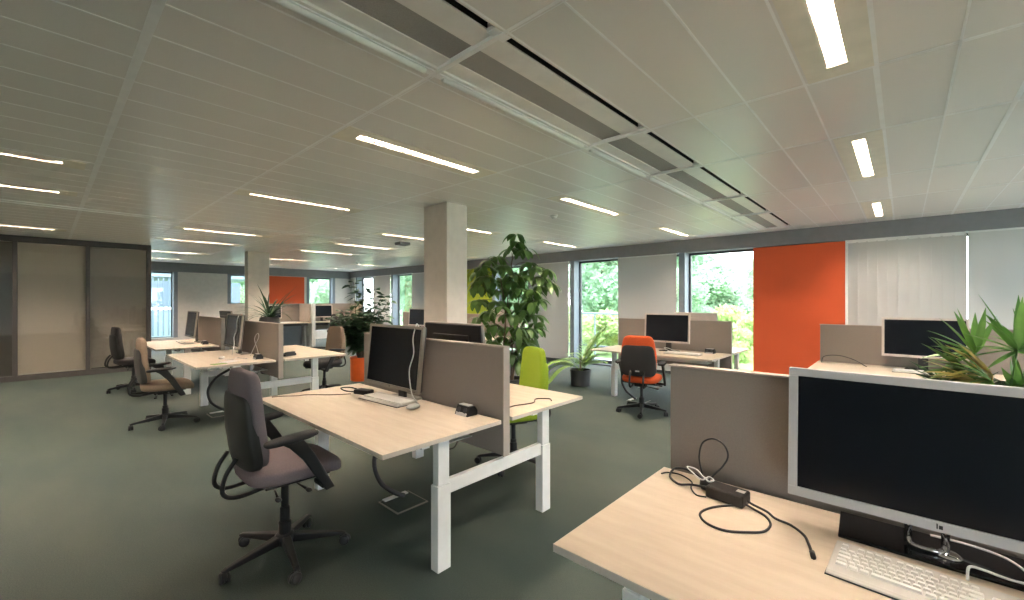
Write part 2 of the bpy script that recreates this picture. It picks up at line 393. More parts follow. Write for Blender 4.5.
struct('baseboard_right', MB().box((XR-.01, .67, 0), (XR+.02, 1.99, .06)).box((XR-.01, -2.2, 0), (XR+.02, .645, .06)).box((XR-.01, 3.34, 0), (XR+.02, 4.68, .06)).box((XR-.01, 5.98, 0), (XR+.02, 7.3, .06)).box((XR-.01, 8.67, 0), (XR+.02, 12.59, .06)).box((XR-.01, 13.95, 0), (XR+.02, 15.2, .06)), 'darkframe')

# back wall (y = 17), seen at the far left
def win_back(x0, x1, sill, lab):
    wn_i[0] += 1; root = bpy.data.objects.new('window_%d' % wn_i[0], None); COL.objects.link(root); root['kind'] = 'structure'; root.location = (x0, YB, 0)
    L = x1-x0
    MB().box((L-.11, 0, sill-.03), (L, .2, 2.41)).box((-.02, 0, sill-.03), (.09, .2, 2.41)).build('mullion', 'mullion', root)
    MB().box((0, .19, 2.36), (L, .25, 2.42)).box((0, .19, sill-.04), (L, .25, sill)).box((.09, .19, sill), (.12, .23, 2.4)).box((L-.14, .19, sill), (L-.11, .23, 2.4)).build('window_frame', 'darkframe', root)
    MB().box((.1, .2, sill), (L-.1, .206, 2.37)).build('pane', 'glass', root)
win_back(1.6, 2.83, .36, ''); win_back(4.20, 5.45, 1.42, ''); win_back(6.82, 7.93, .36, '')
w = MB()
w.box((XL, YB, -.1), (1.6, YB+.3, 2.9)).box((1.6, YB, -.1), (2.83, YB+.3, .33)).box((2.83, YB+.0, 0), (4.19, YB+.3, 2.9)).box((4.19, YB, -.1), (5.45, YB+.3, 1.39)).box((5.45, YB, -.1), (6.82, YB+.3, 2.9)).box((6.82, YB, -.1), (7.93, YB+.3, .33)).box((7.93, YB, -.1), (XR+.3, YB+.3, 2.9))
struct('wall_back', w, 'wallw')
p = MB().box((5.46, YB-.03, .05), (6.71, YB-.001, 2.40)).build('wall_panel', 'orange', bevel=.004)
tag(p, 'orange panel on the far back wall, above the rear cubicles', 'wall panel')
struct('wall_left', MB().box((XL-.2, -2.1, -.1), (XL, YB+.3, 2.9)).box((XL-.2, YN-.2, -.1), (XL, -2.1, .1)).box((XL-.2, YN-.2, 2.42), (XL, -2.1, 2.9)), 'wallw')
struct('window_61', MB().box((XL-.11, YN, .1), (XL-.10, -2.1, 2.42)), 'glass')  # unseen opening added behind the camera to brighten the foreground
struct('wall_near', MB().box((XL, YN-.2, -.1), (4.4, YN, 2.9)).box((4.4, YN-.2, -.1), (XR+.27, YN, .1)).box((4.4, YN-.2, 2.42), (XR+.27, YN, 2.9)), 'wallw')
struct('window_60', MB().box((4.4, YN-.12, .1), (XR+.27, YN-.11, 2.42)), 'glass')  # unseen glazing added for daylight, kept clear of the partition reflection

# glazed meeting-room partition (y = 12.1)
PY = 12.1
fr = MB()
for x0, x1 in ((-.42, -.355), (.54, .60), (1.47, 1.55), (-1.42, -1.36), (-2.4, -2.34), (-3.4, -3.34)): fr.box((x0, PY-.03, 0), (x1, PY+.05, 2.66))
fr.box((XL, PY-.035, 0), (1.55, PY+.055, .10)).box((XL, PY-.035, 2.585), (1.55, PY+.055, 2.66)).box((XL, PY-.01, 2.66), (1.55, PY+.05, ZC)).box((1.50, PY+.05, 0), (1.55, YB, ZC))
struct('trim_7', fr, 'partframe', bevel=.004)
for i, (x0, x1, mm, lb, s) in enumerate(((-1.36, -.42, 'blindblack', 'dark blind lowered behind the leftmost glass pane of the meeting room', .07),
                                   (-.355, .54, 'blindbeige', 'beige woven blind behind the middle glass pane, lit by a warm lamp', .07),
                                   (.60, 1.47, 'blinddark', 'grey woven blind behind the right glass pane that mirrors the office', .07),
                                   (-2.34, -1.42, 'blindblack', None, .07), (-3.34, -2.4, 'blindblack', None, .07), (-4.2, -3.4, 'blindblack', None, .07))):
    wn_i[0] += 1; struct('window_%d' % wn_i[0], MB().box((x0, PY-.012, .1), (x1, PY-.004, 2.585)), 'pglass')
    if lb:
        r = thing('roller_blind', lb, 'blind', (x0, PY+.06, 0)); L = x1-x0
        MB().box((.0, 0, .1), (L, .006, 2.58)).build('fabric', mm, r)
        MB().tube([(.02, .003, .115), (L-.02, .003, .115)], .011, 8).build('bottom_bar', 'partframe' if mm != 'blindbeige' else 'whiteplastic', r)
    else:
        struct('trim_%d' % (5+i+0), MB().box((x0, PY+.06, .1), (x1, PY+.066, 2.58)), mm)

# columns
struct('column', MB().box((3.30, 4.10, 0), (3.63, 4.57, ZC)), 'colw', bevel=.008)
struct('column', MB().box((3.30, 11.68, 0), (3.77, 11.95, ZC)), 'colw', bevel=.008)

# ------------------------------------------------------------------ ceiling lights
rowname = {.25: 'in the row over the foreground desk at right', 2.97: 'in the row over the middle desks', 5.45: 'in the row just behind the nearest column', 6.95: 'in the short row behind the smoke detector',
           8.85: 'in the row beyond the far ceiling slot', 10.65: 'in the row before the glazed partition', 13.4: 'in the second row from the back wall', 15.6: 'in the row nearest the back wall', -2.45: 'in the added fill row behind the viewpoint'}
pos = {-1: 'added unseen', 0: 'far-left', 1: 'left-hand', 2: 'middle', 3: 'window-side'}
def make_light(x0, x1, y, c):
    L = x1-x0; t = thing('ceiling_light', 'narrow recessed louvred ceiling light, %s one %s' % (pos[c], rowname[y]), 'ceiling light', (x0, y, ZC), 0, 'recessed strip lights')
    MB().box((0, -LW, .004), (.004, LW, .07)).box((L-.004, -LW, .004), (L, LW, .07)).box((0, -LW, .0), (L, -LW+.004, .07)).box((0, LW-.004, .0), (L, LW, .07)).box((0, -LW, .068), (L, LW, .072)).build('housing', 'lampback', t)
    f = MB()
    x_a, x_b = -.14, L+.14
    f.box((x_a, -.14, -.0035), (x_b, -LW-.001, -.001)).box((x_a, LW+.001, -.0035), (x_b, .14, -.001)).box((x_a, -LW-.001, -.0035), (-.001, LW+.001, -.001)).box((L+.001, -LW-.001, -.0035), (x_b, LW+.001, -.001))
    f.build('trim_panel', 'lampframe', t)
    MB().tube([(.03, 0, .048), (L-.03, 0, .048)], .013, 10).build('lamp_tube', 'lamp', t, smooth=True)
    g = MB(); n = 28; vs = []; fs = []
    for i in range(1, n):
        x = L*i/n; o = len(vs)
        vs += [(x-.004, -LW+.004, .026), (x+.004, -LW+.004, .026), (x+.004, LW-.004, .026), (x-.004, LW-.004, .026), (x, -LW+.004, .002), (x, LW-.004, .002)]
        fs += [(o, o+3, o+2, o+1), (o, o+4, o+5, o+3), (o+1, o+2, o+5, o+4), (o, o+1, o+4), (o+3, o+5, o+2)]
        if i > 1: fs += [(o-2, o-5, o, o+4), (o-1, o+5, o+3, o-4)]
    g.add(vs, fs)
    g.build('louvre', 'louvre', t)
for l in lights: make_light(*l)

# chilled ceiling vents
ordn = ['first', 'second', 'third', 'fourth', 'fifth', 'sixth', 'seventh']
for i, (a, b_) in enumerate(beams):
    t = thing('ceiling_vent', 'long perforated ceiling vent panel with dark slot, %s from the window wall' % ordn[len(beams)-1-i], 'ceiling vent', (a, B0, ZC), 0, 'ceiling vent panels in one line')
    L = b_-a; e = .012
    MB().box((e, .055, .012), (L-e, .195, .02)).box((e, .365, .012), (L-e, .465, .02)).box((e, .465, .0), (L-e, .485, .02)).build('panel', 'ceilwhite', t)
    MB().box((e, .195, .018), (L-e, .365, .026)).build('grille', 'grille', t)
    MB().box((e+.04, .004, .05), (L-e-.04, .055, .056)).box((e+.04, .05, .02), (L-e-.04, .055, .05)).box((e+.04, 0, .002), (L-e-.04, .004, .05)).build('slot', 'slot', t)
    MB().box((e, 0, .0), (e+.04, .055, .02)).box((L-e-.04, 0, 0), (L-e, .055, .02)).box((e, .488, -.004), (L-e, .536, .01)).box((0, 0, -.006), (e, .54, .02)).box((L-e, 0, -.006), (L, .54, .02)).build('frame', 'ceilbar', t)
    MB().tube([(.06, .512, -.008), (L-.06, .512, -.008)], .016, 10).build('pipe', 'ceilwhite', t, smooth=True)

def ceiling_disc(x, y, lab, r=.055):
    t = thing('smoke_detector', lab, 'smoke detector', (x, y, ZC-.004))
    MB().lathe([(r, 0), (r, -.012), (r*.8, -.02)], 20).build('mount', 'whiteplastic', t, smooth=True)
    MB().lathe([(r*.7, -.02), (r*.72, -.035), (r*.35, -.05)], 20).build('sensor', 'whiteplastic', t, smooth=True)
ceiling_disc(4.85, 3.64, 'small round smoke detector on the ceiling above the tall leafy plant')
ceiling_disc(6.6, 12.6, 'small round smoke detector on the far ceiling above the rear cubicles')
t = thing('ceiling_projector_box', 'small grey box hanging just under the ceiling left of the nearest column', 'ceiling sensor', (4.86, 7.45, ZC))
MB().box((-.12, -.1, -.09), (.12, .1, -.03)).build('box', 'bulk', t, bevel=.008); MB().box((-.05, -.05, -.03), (.05, .05, -.007)).build('bracket', 'whiteplastic', t)

# ------------------------------------------------------------------ desks
def make_bench(X0, Y0, label):
    t = thing('bench_desk', label, 'desk', (X0, Y0, 0)); LN = 1.76
    for x0, x1 in ((0, .81), (.915, 1.715)):
        d = MB().box((x0, 0, .727), (x1, LN, .75)).build('desktop', 'wood', t, bevel=.0015)
        e = MB().box((x0-.002, -.002, .7265), (x0, LN+.002, .7495)).box((x1, -.002, .7265), (x1+.002, LN+.002, .7495)).box((x0, -.002, .7265), (x1, 0, .7495)).box((x0, LN, .7265), (x1, LN+.002, .7495)).build('edge_band', 'wood_edge', d)
    for y in (.065, 1.58):
        for x in (.398, 1.310):
            lg = MB().box((x-.045, y-.032, 0), (x+.045, y+.032, .47)).box((x-.037, y-.025, .47), (x+.04, y+.025, .725)).build('leg', 'white_metal', t, bevel=.004)
        MB().box((.436, y-.016, .405), (1.267, y+.016, .485)).build('crossbeam', 'white_metal', t, bevel=.003)
    MB().box((.26, .05, .695), (.31, 1.6, .727)).box((1.18, .05, .695), (1.23, 1.6, .727)).build('support_rail', 'white_metal', t)
    s = MB().box((.848, .015, .515), (.898, 1.75, 1.195)).build('privacy_screen', 'taupe', t, bevel=.006)
    MB().box((.845, .01, .51), (.901, .017, 1.2)).box((.845, .01, 1.195), (.901, 1.755, 1.2)).build('screen_trim', 'taupe_trim', s)
    c = MB().box((.60, .25, .60), (.80, 1.4, .605)).box((.60, .25, .605), (.605, 1.4, .66)).box((.62, .3, .605), (.64, .32, .727)).box((.62, 1.3, .605), (.64, 1.32, .727)).build('cable_tray', 'white_metal', t)
    MB().box((.66, .5, .606), (.72, .85, .645)).build('power_strip', 'whiteplastic', c, bevel=.004)
    MB().tube(spline([(.66, .5, .62), (.60, .4, .56), (.66, .28, .55), (.74, .3, .62)]), .005, 6).build('tray_cable', 'cable', c, smooth=True)
    MB().tube(spline([(.68, .9, .62), (.62, 1.0, .55), (.66, 1.15, .54), (.74, 1.2, .61)]), .005, 6).build('tray_cable', 'cable', c, smooth=True)
    return t
BM = make_bench(1.085, 1.83, 'white-legged birch double desk in the middle, big monitor and taupe divider')
BG = dup(BM, (1.04, -.98, 0), label='foreground birch double desk at the lower right, with black power adapter on it')
for k_ in kids(BG):
    if k_.name.startswith(('leg', 'crossbeam')) and k_.data.vertices[0].co.y > 1: k_.location.y += .10; k_.location.x -= .02
dup(BM, (1.12, 5.75, 0), label='double desk behind the grey office chair, left of the orange plant pot')
dup(BM, (1.12, 8.34, 0), label='farthest double desk at left, next to the glazed meeting room')
dup(BM, (5.62, 1.76, 0), label='double desk with the orange office chair by the window')
dup(BM, (5.62, -.99, 0), label='double desk in front of the slatted blind, behind the foreground monitor')
dup(BM, (5.62, 5.75, 0), label='pale double desk behind the tall leafy plant by the windows')
dup(BM, (5.62, 8.15, 0), label='double desk seen just left of the nearest column')

# ------------------------------------------------------------------ monitors
def make_monitor(name, w, h, zc, bez, bezmat, label, cat='monitor', tilt=5, style='arm', mark=True):
    """front faces -X; origin on the desk under the panel"""
    t = thing(name, label, cat); R = Matrix.Translation((0, 0, zc)) @ Matrix.Rotation(math.radians(tilt), 4, 'Y')
    hw, hh = w/2, h/2
    m = MB()
    m.box((-.018, -hw, hh-bez), (.006, hw, hh), R).box((-.018, -hw, -hh), (.006, hw, -hh+bez*1.15), R).box((-.018, -hw, -hh+bez*1.15), (.006, -hw+bez, hh-bez), R).box((-.018, hw-bez, -hh+bez*1.15), (.006, hw, hh-bez), R)
    bz = m.build('bezel', bezmat, t, bevel=.002)
    sc = MB().box((-.012, -hw+bez, -hh+bez*1.15), (.004, hw-bez, hh-bez), R).build('screen', 'screen', t)
    bk = MB().box((.006, -hw+.006, -hh+.006), (.022, hw-.006, hh-.006), R).box((.022, -hw*.62, -hh*.62), (.045, hw*.62, hh*.62), R).build('back_cover', 'black' if bezmat == 'beige_plastic' or style == 'ring' else bezmat, t, bevel=.006)
    if mark:
        MB().box((-.0187, -.006, -hh+bez*.35), (-.018, .002, -hh+bez*.75), R).box((-.0187, .004, -hh+bez*.35), (-.018, .007, -hh+bez*.9), R).build('logo', 'black', bz)
        MB().box((-.0187, -hw+.03, -hh+bez*.4), (-.018, -hw+.12, -hh+bez*.52), R).build('button_strip', 'black', bz)
    zb = zc-hh
    if style == 'ring':
        MB().prism([(-.04, -.195), (.15, -.20), (.15, .235), (-.04, .225)], lambda p: Vector((p[0], p[1], 0)), lambda p: Vector((p[0], p[1], .010))).build('stand_base', 'blackglass', t, bevel=.003)
        s = MB()
        s.box((.03, .055, .016), (.036, .073, zb+.05)).box((.03, -.023, .016), (.036, -.005, zb+.05))
        s.tube(spline([(.033, .064, .03), (.022, .06, .018), (.012, .045, .016), (.010, .025, .016), (.012, .005, .016), (.022, -.01, .018), (.033, -.014, .03)]), .006, 8, flat=1.8)
        s.lathe([(.030, .010), (.030, .014), (.016, .022)], 24, (.028, -.020, 0))
        s.build('stand_neck', 'chrome', t, smooth=True)
    else:
        MB().prism([(.008, -.15), (.115, -.13), (.115, .13), (.008, .15)], lambda p: Vector((p[0]+.05, p[1], 0)), lambda p: Vector((p[0]*.96+.051, p[1]*.92, .014))).build('stand_base', bezmat if bezmat == 'beige_plastic' else 'black', t, bevel=.003)
        n = MB().box((.06, -.04, .01), (.085, .04, zc+.03)).box((.03, -.05, zc-.05), (.065, .05, zc+.05)).build('stand_neck', 'black', t, bevel=.004)
    return t
D = .7505
gm = make_monitor('monitor', .72, .42, .300, .026, 'silver', 'large silver-framed monitor at the lower right, dark screen, nearest one', style='ring', tilt=3)
gm.location = (1.705, -.075, D)
mm = make_monitor('monitor', .71, .46, .326, .021, 'beige_plastic', 'warm-grey framed monitor on the middle desk with a white mouse cable hanging over it', tilt=6)
mm.location = (1.745, 2.785, D)
def wcable(par, y=.0, hh=.23, zc=.326):
    return
rm = make_monitor('monitor', .66, .42, .345, .022, 'pink_plastic', 'monitor on the window-side desk behind the orange chair', tilt=3)
rm.location = (6.06, 2.52, D)
km = dup(rm, (6.22, -.155, D), 0, 'monitor in front of the slatted blind, partly behind the lady palm')
dup(mm, (1.75, 6.80, D), 0, 'dark monitor with white wavy cable on the desk left of the orange plant pot')
dup(mm, (1.75, 9.32, D), 0, 'leftmost monitor, on the desk by the glazed meeting room')
dup(mm, (2.27, 9.25, D), PI, 'monitor seen from behind on the farthest left desk')
dup(mm, (2.27, 2.72, D), PI, 'monitor seen from behind, peeking over the divider of the middle desk')
dup(rm, (6.85, 2.4, D), PI, 'monitor peeking from behind over the divider of the window-side desk')
dup(rm, (6.10, 8.72, D), 0, 'small far monitor just left of the nearest column')
dup(rm, (6.75, 6.5, D), PI, 'monitor behind the tall leafy plant, facing the windows')

# ------------------------------------------------------------------ keyboards, mice
def make_keyboard(label, keys=True):
    """long axis Y, typing side -X, origin at centre underside"""
    t = thing('keyboard', label, 'keyboard')
    def hz(x): return .010 + (x+.09)/.18*.014
    MB().prism([(-.09, 0), (.085, 0), (.085, hz(.085)), (.06, hz(.06)), (-.08, hz(-.08)), (-.09, .006)], lambda p: Vector((p[0], -.235, p[1]+.001)), lambda p: Vector((p[0], .235, p[1]+.001))).build('keyboard_body', 'kbody', t, bevel=.004, seg=3)
    MB().prism([(-.092, 0), (.08, 0), (.08, .004), (-.092, .004)], lambda p: Vector((p[0], -.237, p[1]+.0003)), lambda p: Vector((p[0], .237, p[1]+.0003))).build('rubber_edge', 'greypot', t)
    if keys:
        rows = [(.058, .012, [(.215, 1)] + [(.215-.036-.0178*i, 1) for i in range(13)]),
                (.033, .015, None), (.014, .015, None), (-.005, .015, None), (-.024, .015, None), (-.043, .015, None)]
        kb = None
        def key(x, y, w, dx=.0145):
            nonlocal kb
            if kb is None or abs(w-.0158) > .001:
                o = MB().add([(-dx/2, -w/2, 0), (dx/2, -w/2, 0), (dx/2, w/2, 0), (-dx/2, w/2, 0), (-dx/2+.002, -w/2+.002, .006), (dx/2-.002, -w/2+.002, .006), (dx/2-.002, w/2-.002, .006), (-dx/2+.002, w/2-.002, .006)], [(0, 3, 2, 1), (4, 5, 6, 7), (0, 1, 5, 4), (1, 2, 6, 5), (2, 3, 7, 6), (3, 0, 4, 7)]).build('key', 'key', t)
                if abs(w-.0158) <= .001: kb = o
            else:
                o = kb.copy(); COL.objects.link(o)
            o.location = (x, y, hz(x)+.0008); o.rotation_euler = (0, -math.atan(.014/.18), 0)
        for x, y in [(.060, .212)] + [(.060, .176-.0185*i-(.008 if i > 3 else 0)-(.008 if i > 7 else 0)) for i in range(12)]: key(x, y, .0158, .012)
        for r, (x, left) in enumerate(((.036, .0158), (.017, .026), (-.002, .030), (-.021, .022), (-.040, .026))):
            y = .221 - left/2; key(x, y, left) if abs(left-.0158) > .001 else key(x, y, .0158)
            y -= left/2
            if r == 4:
                for w in (.020, .0201): key(x, y-.0014-w/2-.001, w); y -= w+.003
                key(x, y-.052, .098); y -= .104
                for w in (.0202, .0203, .0204): key(x, y-.0014-w/2, w); y -= w+.003
            else:
                n = (12, 12, 11, 10)[r]
                for i in range(n): key(x, y-.0107-.0185*i, .0158)
                y -= .0185*n + .002; w = y - (-.058); 
                if w > .01: key(x, y-w/2, w-.001)
        for i in range(2):
            for j in range(3): key(.036-.019*i, -.078-.0185*j, .0158)
        for j in range(3): key(-.040, -.078-.0185*j, .0158)
        key(-.021, -.0965, .0158)
        for i in range(4):
            for j in range(4): key(.036-.019*i, -.148-.0185*j, .0158)
    else:
        MB().box((-.055, -.225, .012), (.06, .225, .024)).build('keys', 'key', t, bevel=.003)
    return t
kg = make_keyboard('ivory keyboard with rows of keys in front of the foreground monitor')
kg.location = (1.495, -.085, D); kg.rotation_euler = (0, 0, math.radians(-3))
kmn = make_keyboard('off-white keyboard under the monitor on the middle desk', False)
kmn.location = (1.70, 2.80, D); kmn.rotation_euler = (0, 0, math.radians(4))
def make_mouse(label, loc, rz=0, tiltx=0):
    t = thing('computer_mouse', label, 'mouse', loc, rz)
    MB().pillow((0, 0, .018), (.11, .062, .036), .8, .9, lambda p: Vector((p.x, p.y*(1+.8*p.x), p.z if p.z > 0 else p.z*.9)), 24, 14).build('shell', 'whiteplastic', t, smooth=True)
    MB().tube([(.032, 0, .030), (.045, 0, .028)], .006, 8).build('wheel', 'greypot', t, smooth=True)
    return t
mo = make_mouse('white mouse dangling by its cable onto the middle desk keyboard', (1.685, 2.455, D+.0005), math.radians(8))
mo2 = dup(mo, (1.50, 6.35, D), math.radians(60), 'small white mouse on the desk left of the plant pot')

# cables on monitors
cable('monitor_cable', [(1.735, 2.462, .772), (1.715, 2.47, .80), (1.695, 2.49, .86), (1.705, 2.53, 1.0), (1.72, 2.50, 1.12), (1.735, 2.53, 1.22), (1.758, 2.53, 1.306), (1.775, 2.53, 1.318), (1.81, 2.53, 1.25)], .004, 'cable_white', 'white mouse cable running up and over the middle desk monitor')
cable('monitor_cable', [(1.665, 6.55, .78), (1.70, 6.60, .9), (1.71, 6.64, 1.0), (1.72, 6.57, 1.1), (1.74, 6.62, 1.22), (1.762, 6.60, 1.312), (1.785, 6.6, 1.318), (1.82, 6.6, 1.25)], .005, 'cable_white', 'wavy white cable hanging down the monitor on the desk left of the orange plant pot')

# desk power sockets (black wedge with silver stripes)
def make_socket(label):
    t = thing('desk_socket', label, 'power socket')
    MB().prism([(-.045, 0), (.045, 0), (.045, .03), (.02, .062), (-.02, .062)], lambda p: Vector((p[0], -.062, p[1])), lambda p: Vector((p[0], .062, p[1]))).build('housing', 'black', t, bevel=.003)
    MB().prism([(-.048, .0), (-.045, .0), (-.038, .02), (-.041, .02)], lambda p: Vector((p[0], -.05, p[1])), lambda p: Vector((p[0], .05, p[1]))).box((-.022, -.045, .0615), (.018, .045, .066)).build('silver_strip', 'silver', t)
    m = MB()
    for y in (-.03, .03): m.lathe([(.018, 0), (.018, .003)], 18, (0, 0, 0), Matrix.Translation((-.034, y, .034)) @ Matrix.Rotation(math.radians(-68), 4, 'Y'))
    m.build('outlet', 'greypot', t)
    return t
so = make_socket('black wedge power socket with silver strips near the divider end of the middle desk'); so.location = (1.84, 2.09, D)
dup(so, (1.82, 6.05, D), 0, 'black wedge power socket on the desk left of the plant pot')
dup(so, (1.82, 8.75, D), 0, 'black wedge power socket on the farthest left desk')
dup(so, (6.30, 2.0, D), 0, 'small black and white power socket on the desk by the window')

# foreground power adapter and cables
t = thing('power_adapter', 'chunky black power adapter box with a white sticker on the foreground desk', 'power adapter', (1.70, .478, D), math.radians(-6))
MB().box((-.038, -.066, 0), (.038, .066, .044)).build('adapter_case', 'black', t, bevel=.007, seg=3)
MB().box((-.005, -.058, .044), (.018, -.030, .0448)).build('sticker', 'whiteplastic', t)
MB().lathe([(.018, 0), (.024, .012), (.022, .030), (.012, .038)], 20, (.035, .095, .0)).build('plug', 'black', t, smooth=True)
cable('power_cable', [(1.735, .57, .775), (1.775, .60, .82), (1.79, .61, .86), (1.80, .60, .91), (1.80, .56, .935), (1.80, .52, .92), (1.80, .505, .88), (1.79, .52, .84), (1.76, .55, .80), (1.74, .56, .785)], .0035, 'cable', 'black cable loop standing up against the foreground divider')
cable('power_cable', [(1.705, .545, .775), (1.72, .58, .766), (1.72, .62, .760), (1.70, .66, .758), (1.74, .71, .762), (1.80, .715, .775), (1.80, .67, .785), (1.78, .61, .78), (1.75, .58, .78)], .0045, 'cable', 'thick black cable looping left of the power adapter')
cable('power_cable', [(1.66, .54, .756), (1.655, .575, .755), (1.70, .61, .756), (1.76, .63, .756), (1.80, .69, .756), (1.79, .74, .755), (1.76, .755, .755)], .003, 'cable', 'thin dark cable lying under the adapter by the divider end')
cable('power_cable', [(1.675, .430, .756), (1.655, .455, .7545), (1.59, .50, .7545), (1.52, .515, .7545), (1.47, .48, .7545), (1.46, .42, .7545), (1.50, .36, .7545), (1.54, .325, .7545), (1.60, .32, .7545), (1.65, .345, .7545), (1.675, .39, .757), (1.685, .425, .764)], .004, 'cable', 'black cable lying in a wide loop on the foreground desktop', n=10)
cable('power_cable', [(1.70, .415, .770), (1.695, .395, .763), (1.67, .345, .763), (1.65, .315, .757), (1.64, .27, .7545), (1.60, .23, .7545), (1.55, .21, .7545), (1.50, .195, .7545)], .004, 'cable', 'black cable tail crossing the loop and ending in a small plug', n=10)
MBt = MB().tube([(1.502, .195, .757), (1.472, .188, .757)], .0070, 8).build('cable_plug', 'black', smooth=True); tag(MBt, 'small black barrel plug at the end of the foreground cable', 'plug')
cable('usb_cable', [(1.745, .575, .79), (1.76, .61, .81), (1.74, .64, .82), (1.71, .61, .815), (1.70, .57, .80), (1.72, .55, .81), (1.71, .53, .805), (1.70, .545, .80), (1.73, .57, .80)], .0026, 'cable_white', 'short white cable tangled around the black plug')
cable('usb_cable', [(1.58, -.12, .776), (1.605, -.125, .80), (1.625, -.15, .795), (1.66, -.20, .775), (1.68, -.27, .768), (1.67, -.38, .757), (1.6, -.5, .756)], .0032, 'cable_white', 'white keyboard cable curving over the black monitor base', n=10)
cable('usb_cable', [(1.80, -.06, .78), (1.79, -.14, .785), (1.76, -.21, .785), (1.70, -.26, .77), (1.66, -.32, .756), (1.66, -.45, .756)], .0032, 'cable_white', 'white cable running below the foreground monitor', n=10)

# middle desk clutter
t = thing('docking_adapter', 'black adapter box with cable coil left of the middle desk monitor', 'power adapter', (1.70, 3.15, D), .3)
MB().box((-.04, -.07, 0), (.04, .07, .035)).build('adapter_case', 'black', t, bevel=.006)
MB().tube(spline([(-.03, .07, .015), (-.08, .12, .03), (-.05, .19, .04), (.03, .17, .03), (.05, .1, .012), (0, .06, .01)]), .005, 7).build('cable_coil', 'cable', t, smooth=True)
cable('desk_cable', [(1.62, 3.2, .756), (1.50, 3.28, .756), (1.38, 3.42, .755), (1.30, 3.45, .755), (1.22, 3.52, .755), (1.16, 3.54, .755)], .0035, 'cable_brown', 'reddish brown cable snaking across the far corner of the middle desk')
cable('desk_cable', [(2.10, 1.98, .756), (2.2, 2.0, .755), (2.36, 1.96, .755), (2.47, 2.02, .755), (2.54, 1.95, .755), (2.50, 1.90, .755)], .0045, 'cable_brown', 'brown cable lying across the far half of the middle desk')
cable('desk_cable', [(2.06, 2.02, .757), (2.10, 1.97, .757), (2.14, 2.02, .757), (2.11, 2.07, .757), (2.06, 2.04, .76), (2.10, 1.99, .762)], .0055, 'cable', 'small black cable coil next to the divider on the far half of the middle desk')
# left desk clutter
t = thing('desk_phone', 'flat dark desk phone on the far half of the desk before the orange pot', 'phone', (2.18, 6.1, D), .4)
MB().box((-.09, -.08, 0), (.09, .08, .035)).build('phone_body', 'black', t, bevel=.008); MB().pillow((0, -.06, .045), (.17, .04, .03), .6, .7).build('handset', 'black', t, smooth=True)
cable('desk_cable', [(1.72, 6.1, .757), (1.66, 6.3, .757), (1.6, 6.2, .757), (1.5, 6.25, .757), (1.42, 6.1, .757)], .004, 'cable_white', 'thin white cable lying on the desk left of the orange pot')
cable('desk_cable', [(1.80, 6.28, .77), (1.84, 6.24, .90), (1.86, 6.15, 1.02), (1.875, 6.25, 1.06), (1.87, 6.35, .98), (1.86, 6.2, .85), (1.83, 6.06, .80)], .004, 'cable_white', 'pale cable looping up behind the monitor left of the orange pot')
pp = MB().box((-.10, -.07, 0), (.10, .07, .003)).build('paper_sheet', 'whiteplastic'); pp.location = (1.50, 6.02, D); pp.rotation_euler = (0, 0, .5); tag(pp, 'white paper slip at the edge of the desk left of the orange pot', 'paper')
pp2 = MB().box((-.07, -.05, 0), (.07, .05, .004)).build('paper_sheet', 'leaf_bright'); pp2.location = (1.36, 5.88, D); pp2.rotation_euler = (0, 0, .2); tag(pp2, 'small yellow-green note on the desk left of the orange pot', 'paper')
cable('desk_cable', [(1.72, 9.0, .757), (1.58, 9.0, .76), (1.5, 9.15, .80), (1.56, 9.3, .79), (1.66, 9.3, .757)], .007, 'cable_white', 'pale cable loop before the leftmost monitor')
cable('desk_cable', [(6.15, 2.3, .757), (6.02, 2.35, .77), (5.98, 2.45, .81), (6.04, 2.55, .81), (6.10, 2.5, .757)], .005, 'cable_white', 'white cable arch under the monitor behind the orange chair')
cable('desk_cable', [(6.25, .72, .757), (6.15, .68, .84), (6.15, .55, .86), (6.2, .42, .82), (6.15, .3, .757)], .004, 'cable', 'thin dark cable arch on the desk in front of the slatted blind')
cable('desk_cable', [(6.35, 8.95, 1.205), (6.4, 8.8, 1.29), (6.45, 8.65, 1.24), (6.42, 8.5, 1.28), (6.4, 8.35, 1.21)], .012, 'cable_white', 'tangled white cable on top of the far divider left of the nearest column')
pk = make_keyboard('white keyboard on the window-side desk behind the orange chair', False); pk.location = (5.95, 2.25, D)
dup(pk, (6.0, -.15, D), 0, 'white keyboard on the desk in front of the slatted blind')

# cable conduits and floor boxes
def floor_box(x, y, rz, label):
    t = thing('floor_box', label, 'floor outlet', (x, y, 0), rz)
    MB().box((-.13, -.13, .0), (.13, .13, .006)).build('lid_frame', 'beige_plastic', t); MB().box((-.118, -.118, .006), (.118, .118, .009)).build('lid', 'carpet', t)
    MB().box((-.10, .08, .009), (.10, .125, .018)).build('lid_handle', 'whiteplastic', t, bevel=.003)
floor_box(1.78, 2.72, 0, 'square floor outlet lid with pale rim under the middle desk')
floor_box(1.55, 6.6, 0, 'floor outlet under the desk left of the orange pot')
floor_box(5.95, 2.9, 0, 'floor outlet beside the orange chair by the window')
def conduit(x, y, label, s=1):
    m = MB().tube(spline([(x+.14, y+.03, .56), (x+.0, y+.08, .46), (x-.09, y+.10, .31), (x-.08, y+.04, .16), (x+.0, y-.02, .07), (x+.08, y-.03, .022)], 10), .017, 9).build('cable_conduit', 'cable', smooth=True); tag(m, label, 'cable conduit')
conduit(1.74, 2.80, 'thick black curved cable conduit hanging under the middle desk')
conduit(1.55, 6.72, 'thick black curved cable conduit under the desk left of the orange pot')
conduit(5.9, 3.0, 'black curved cable conduit beside the orange chair')

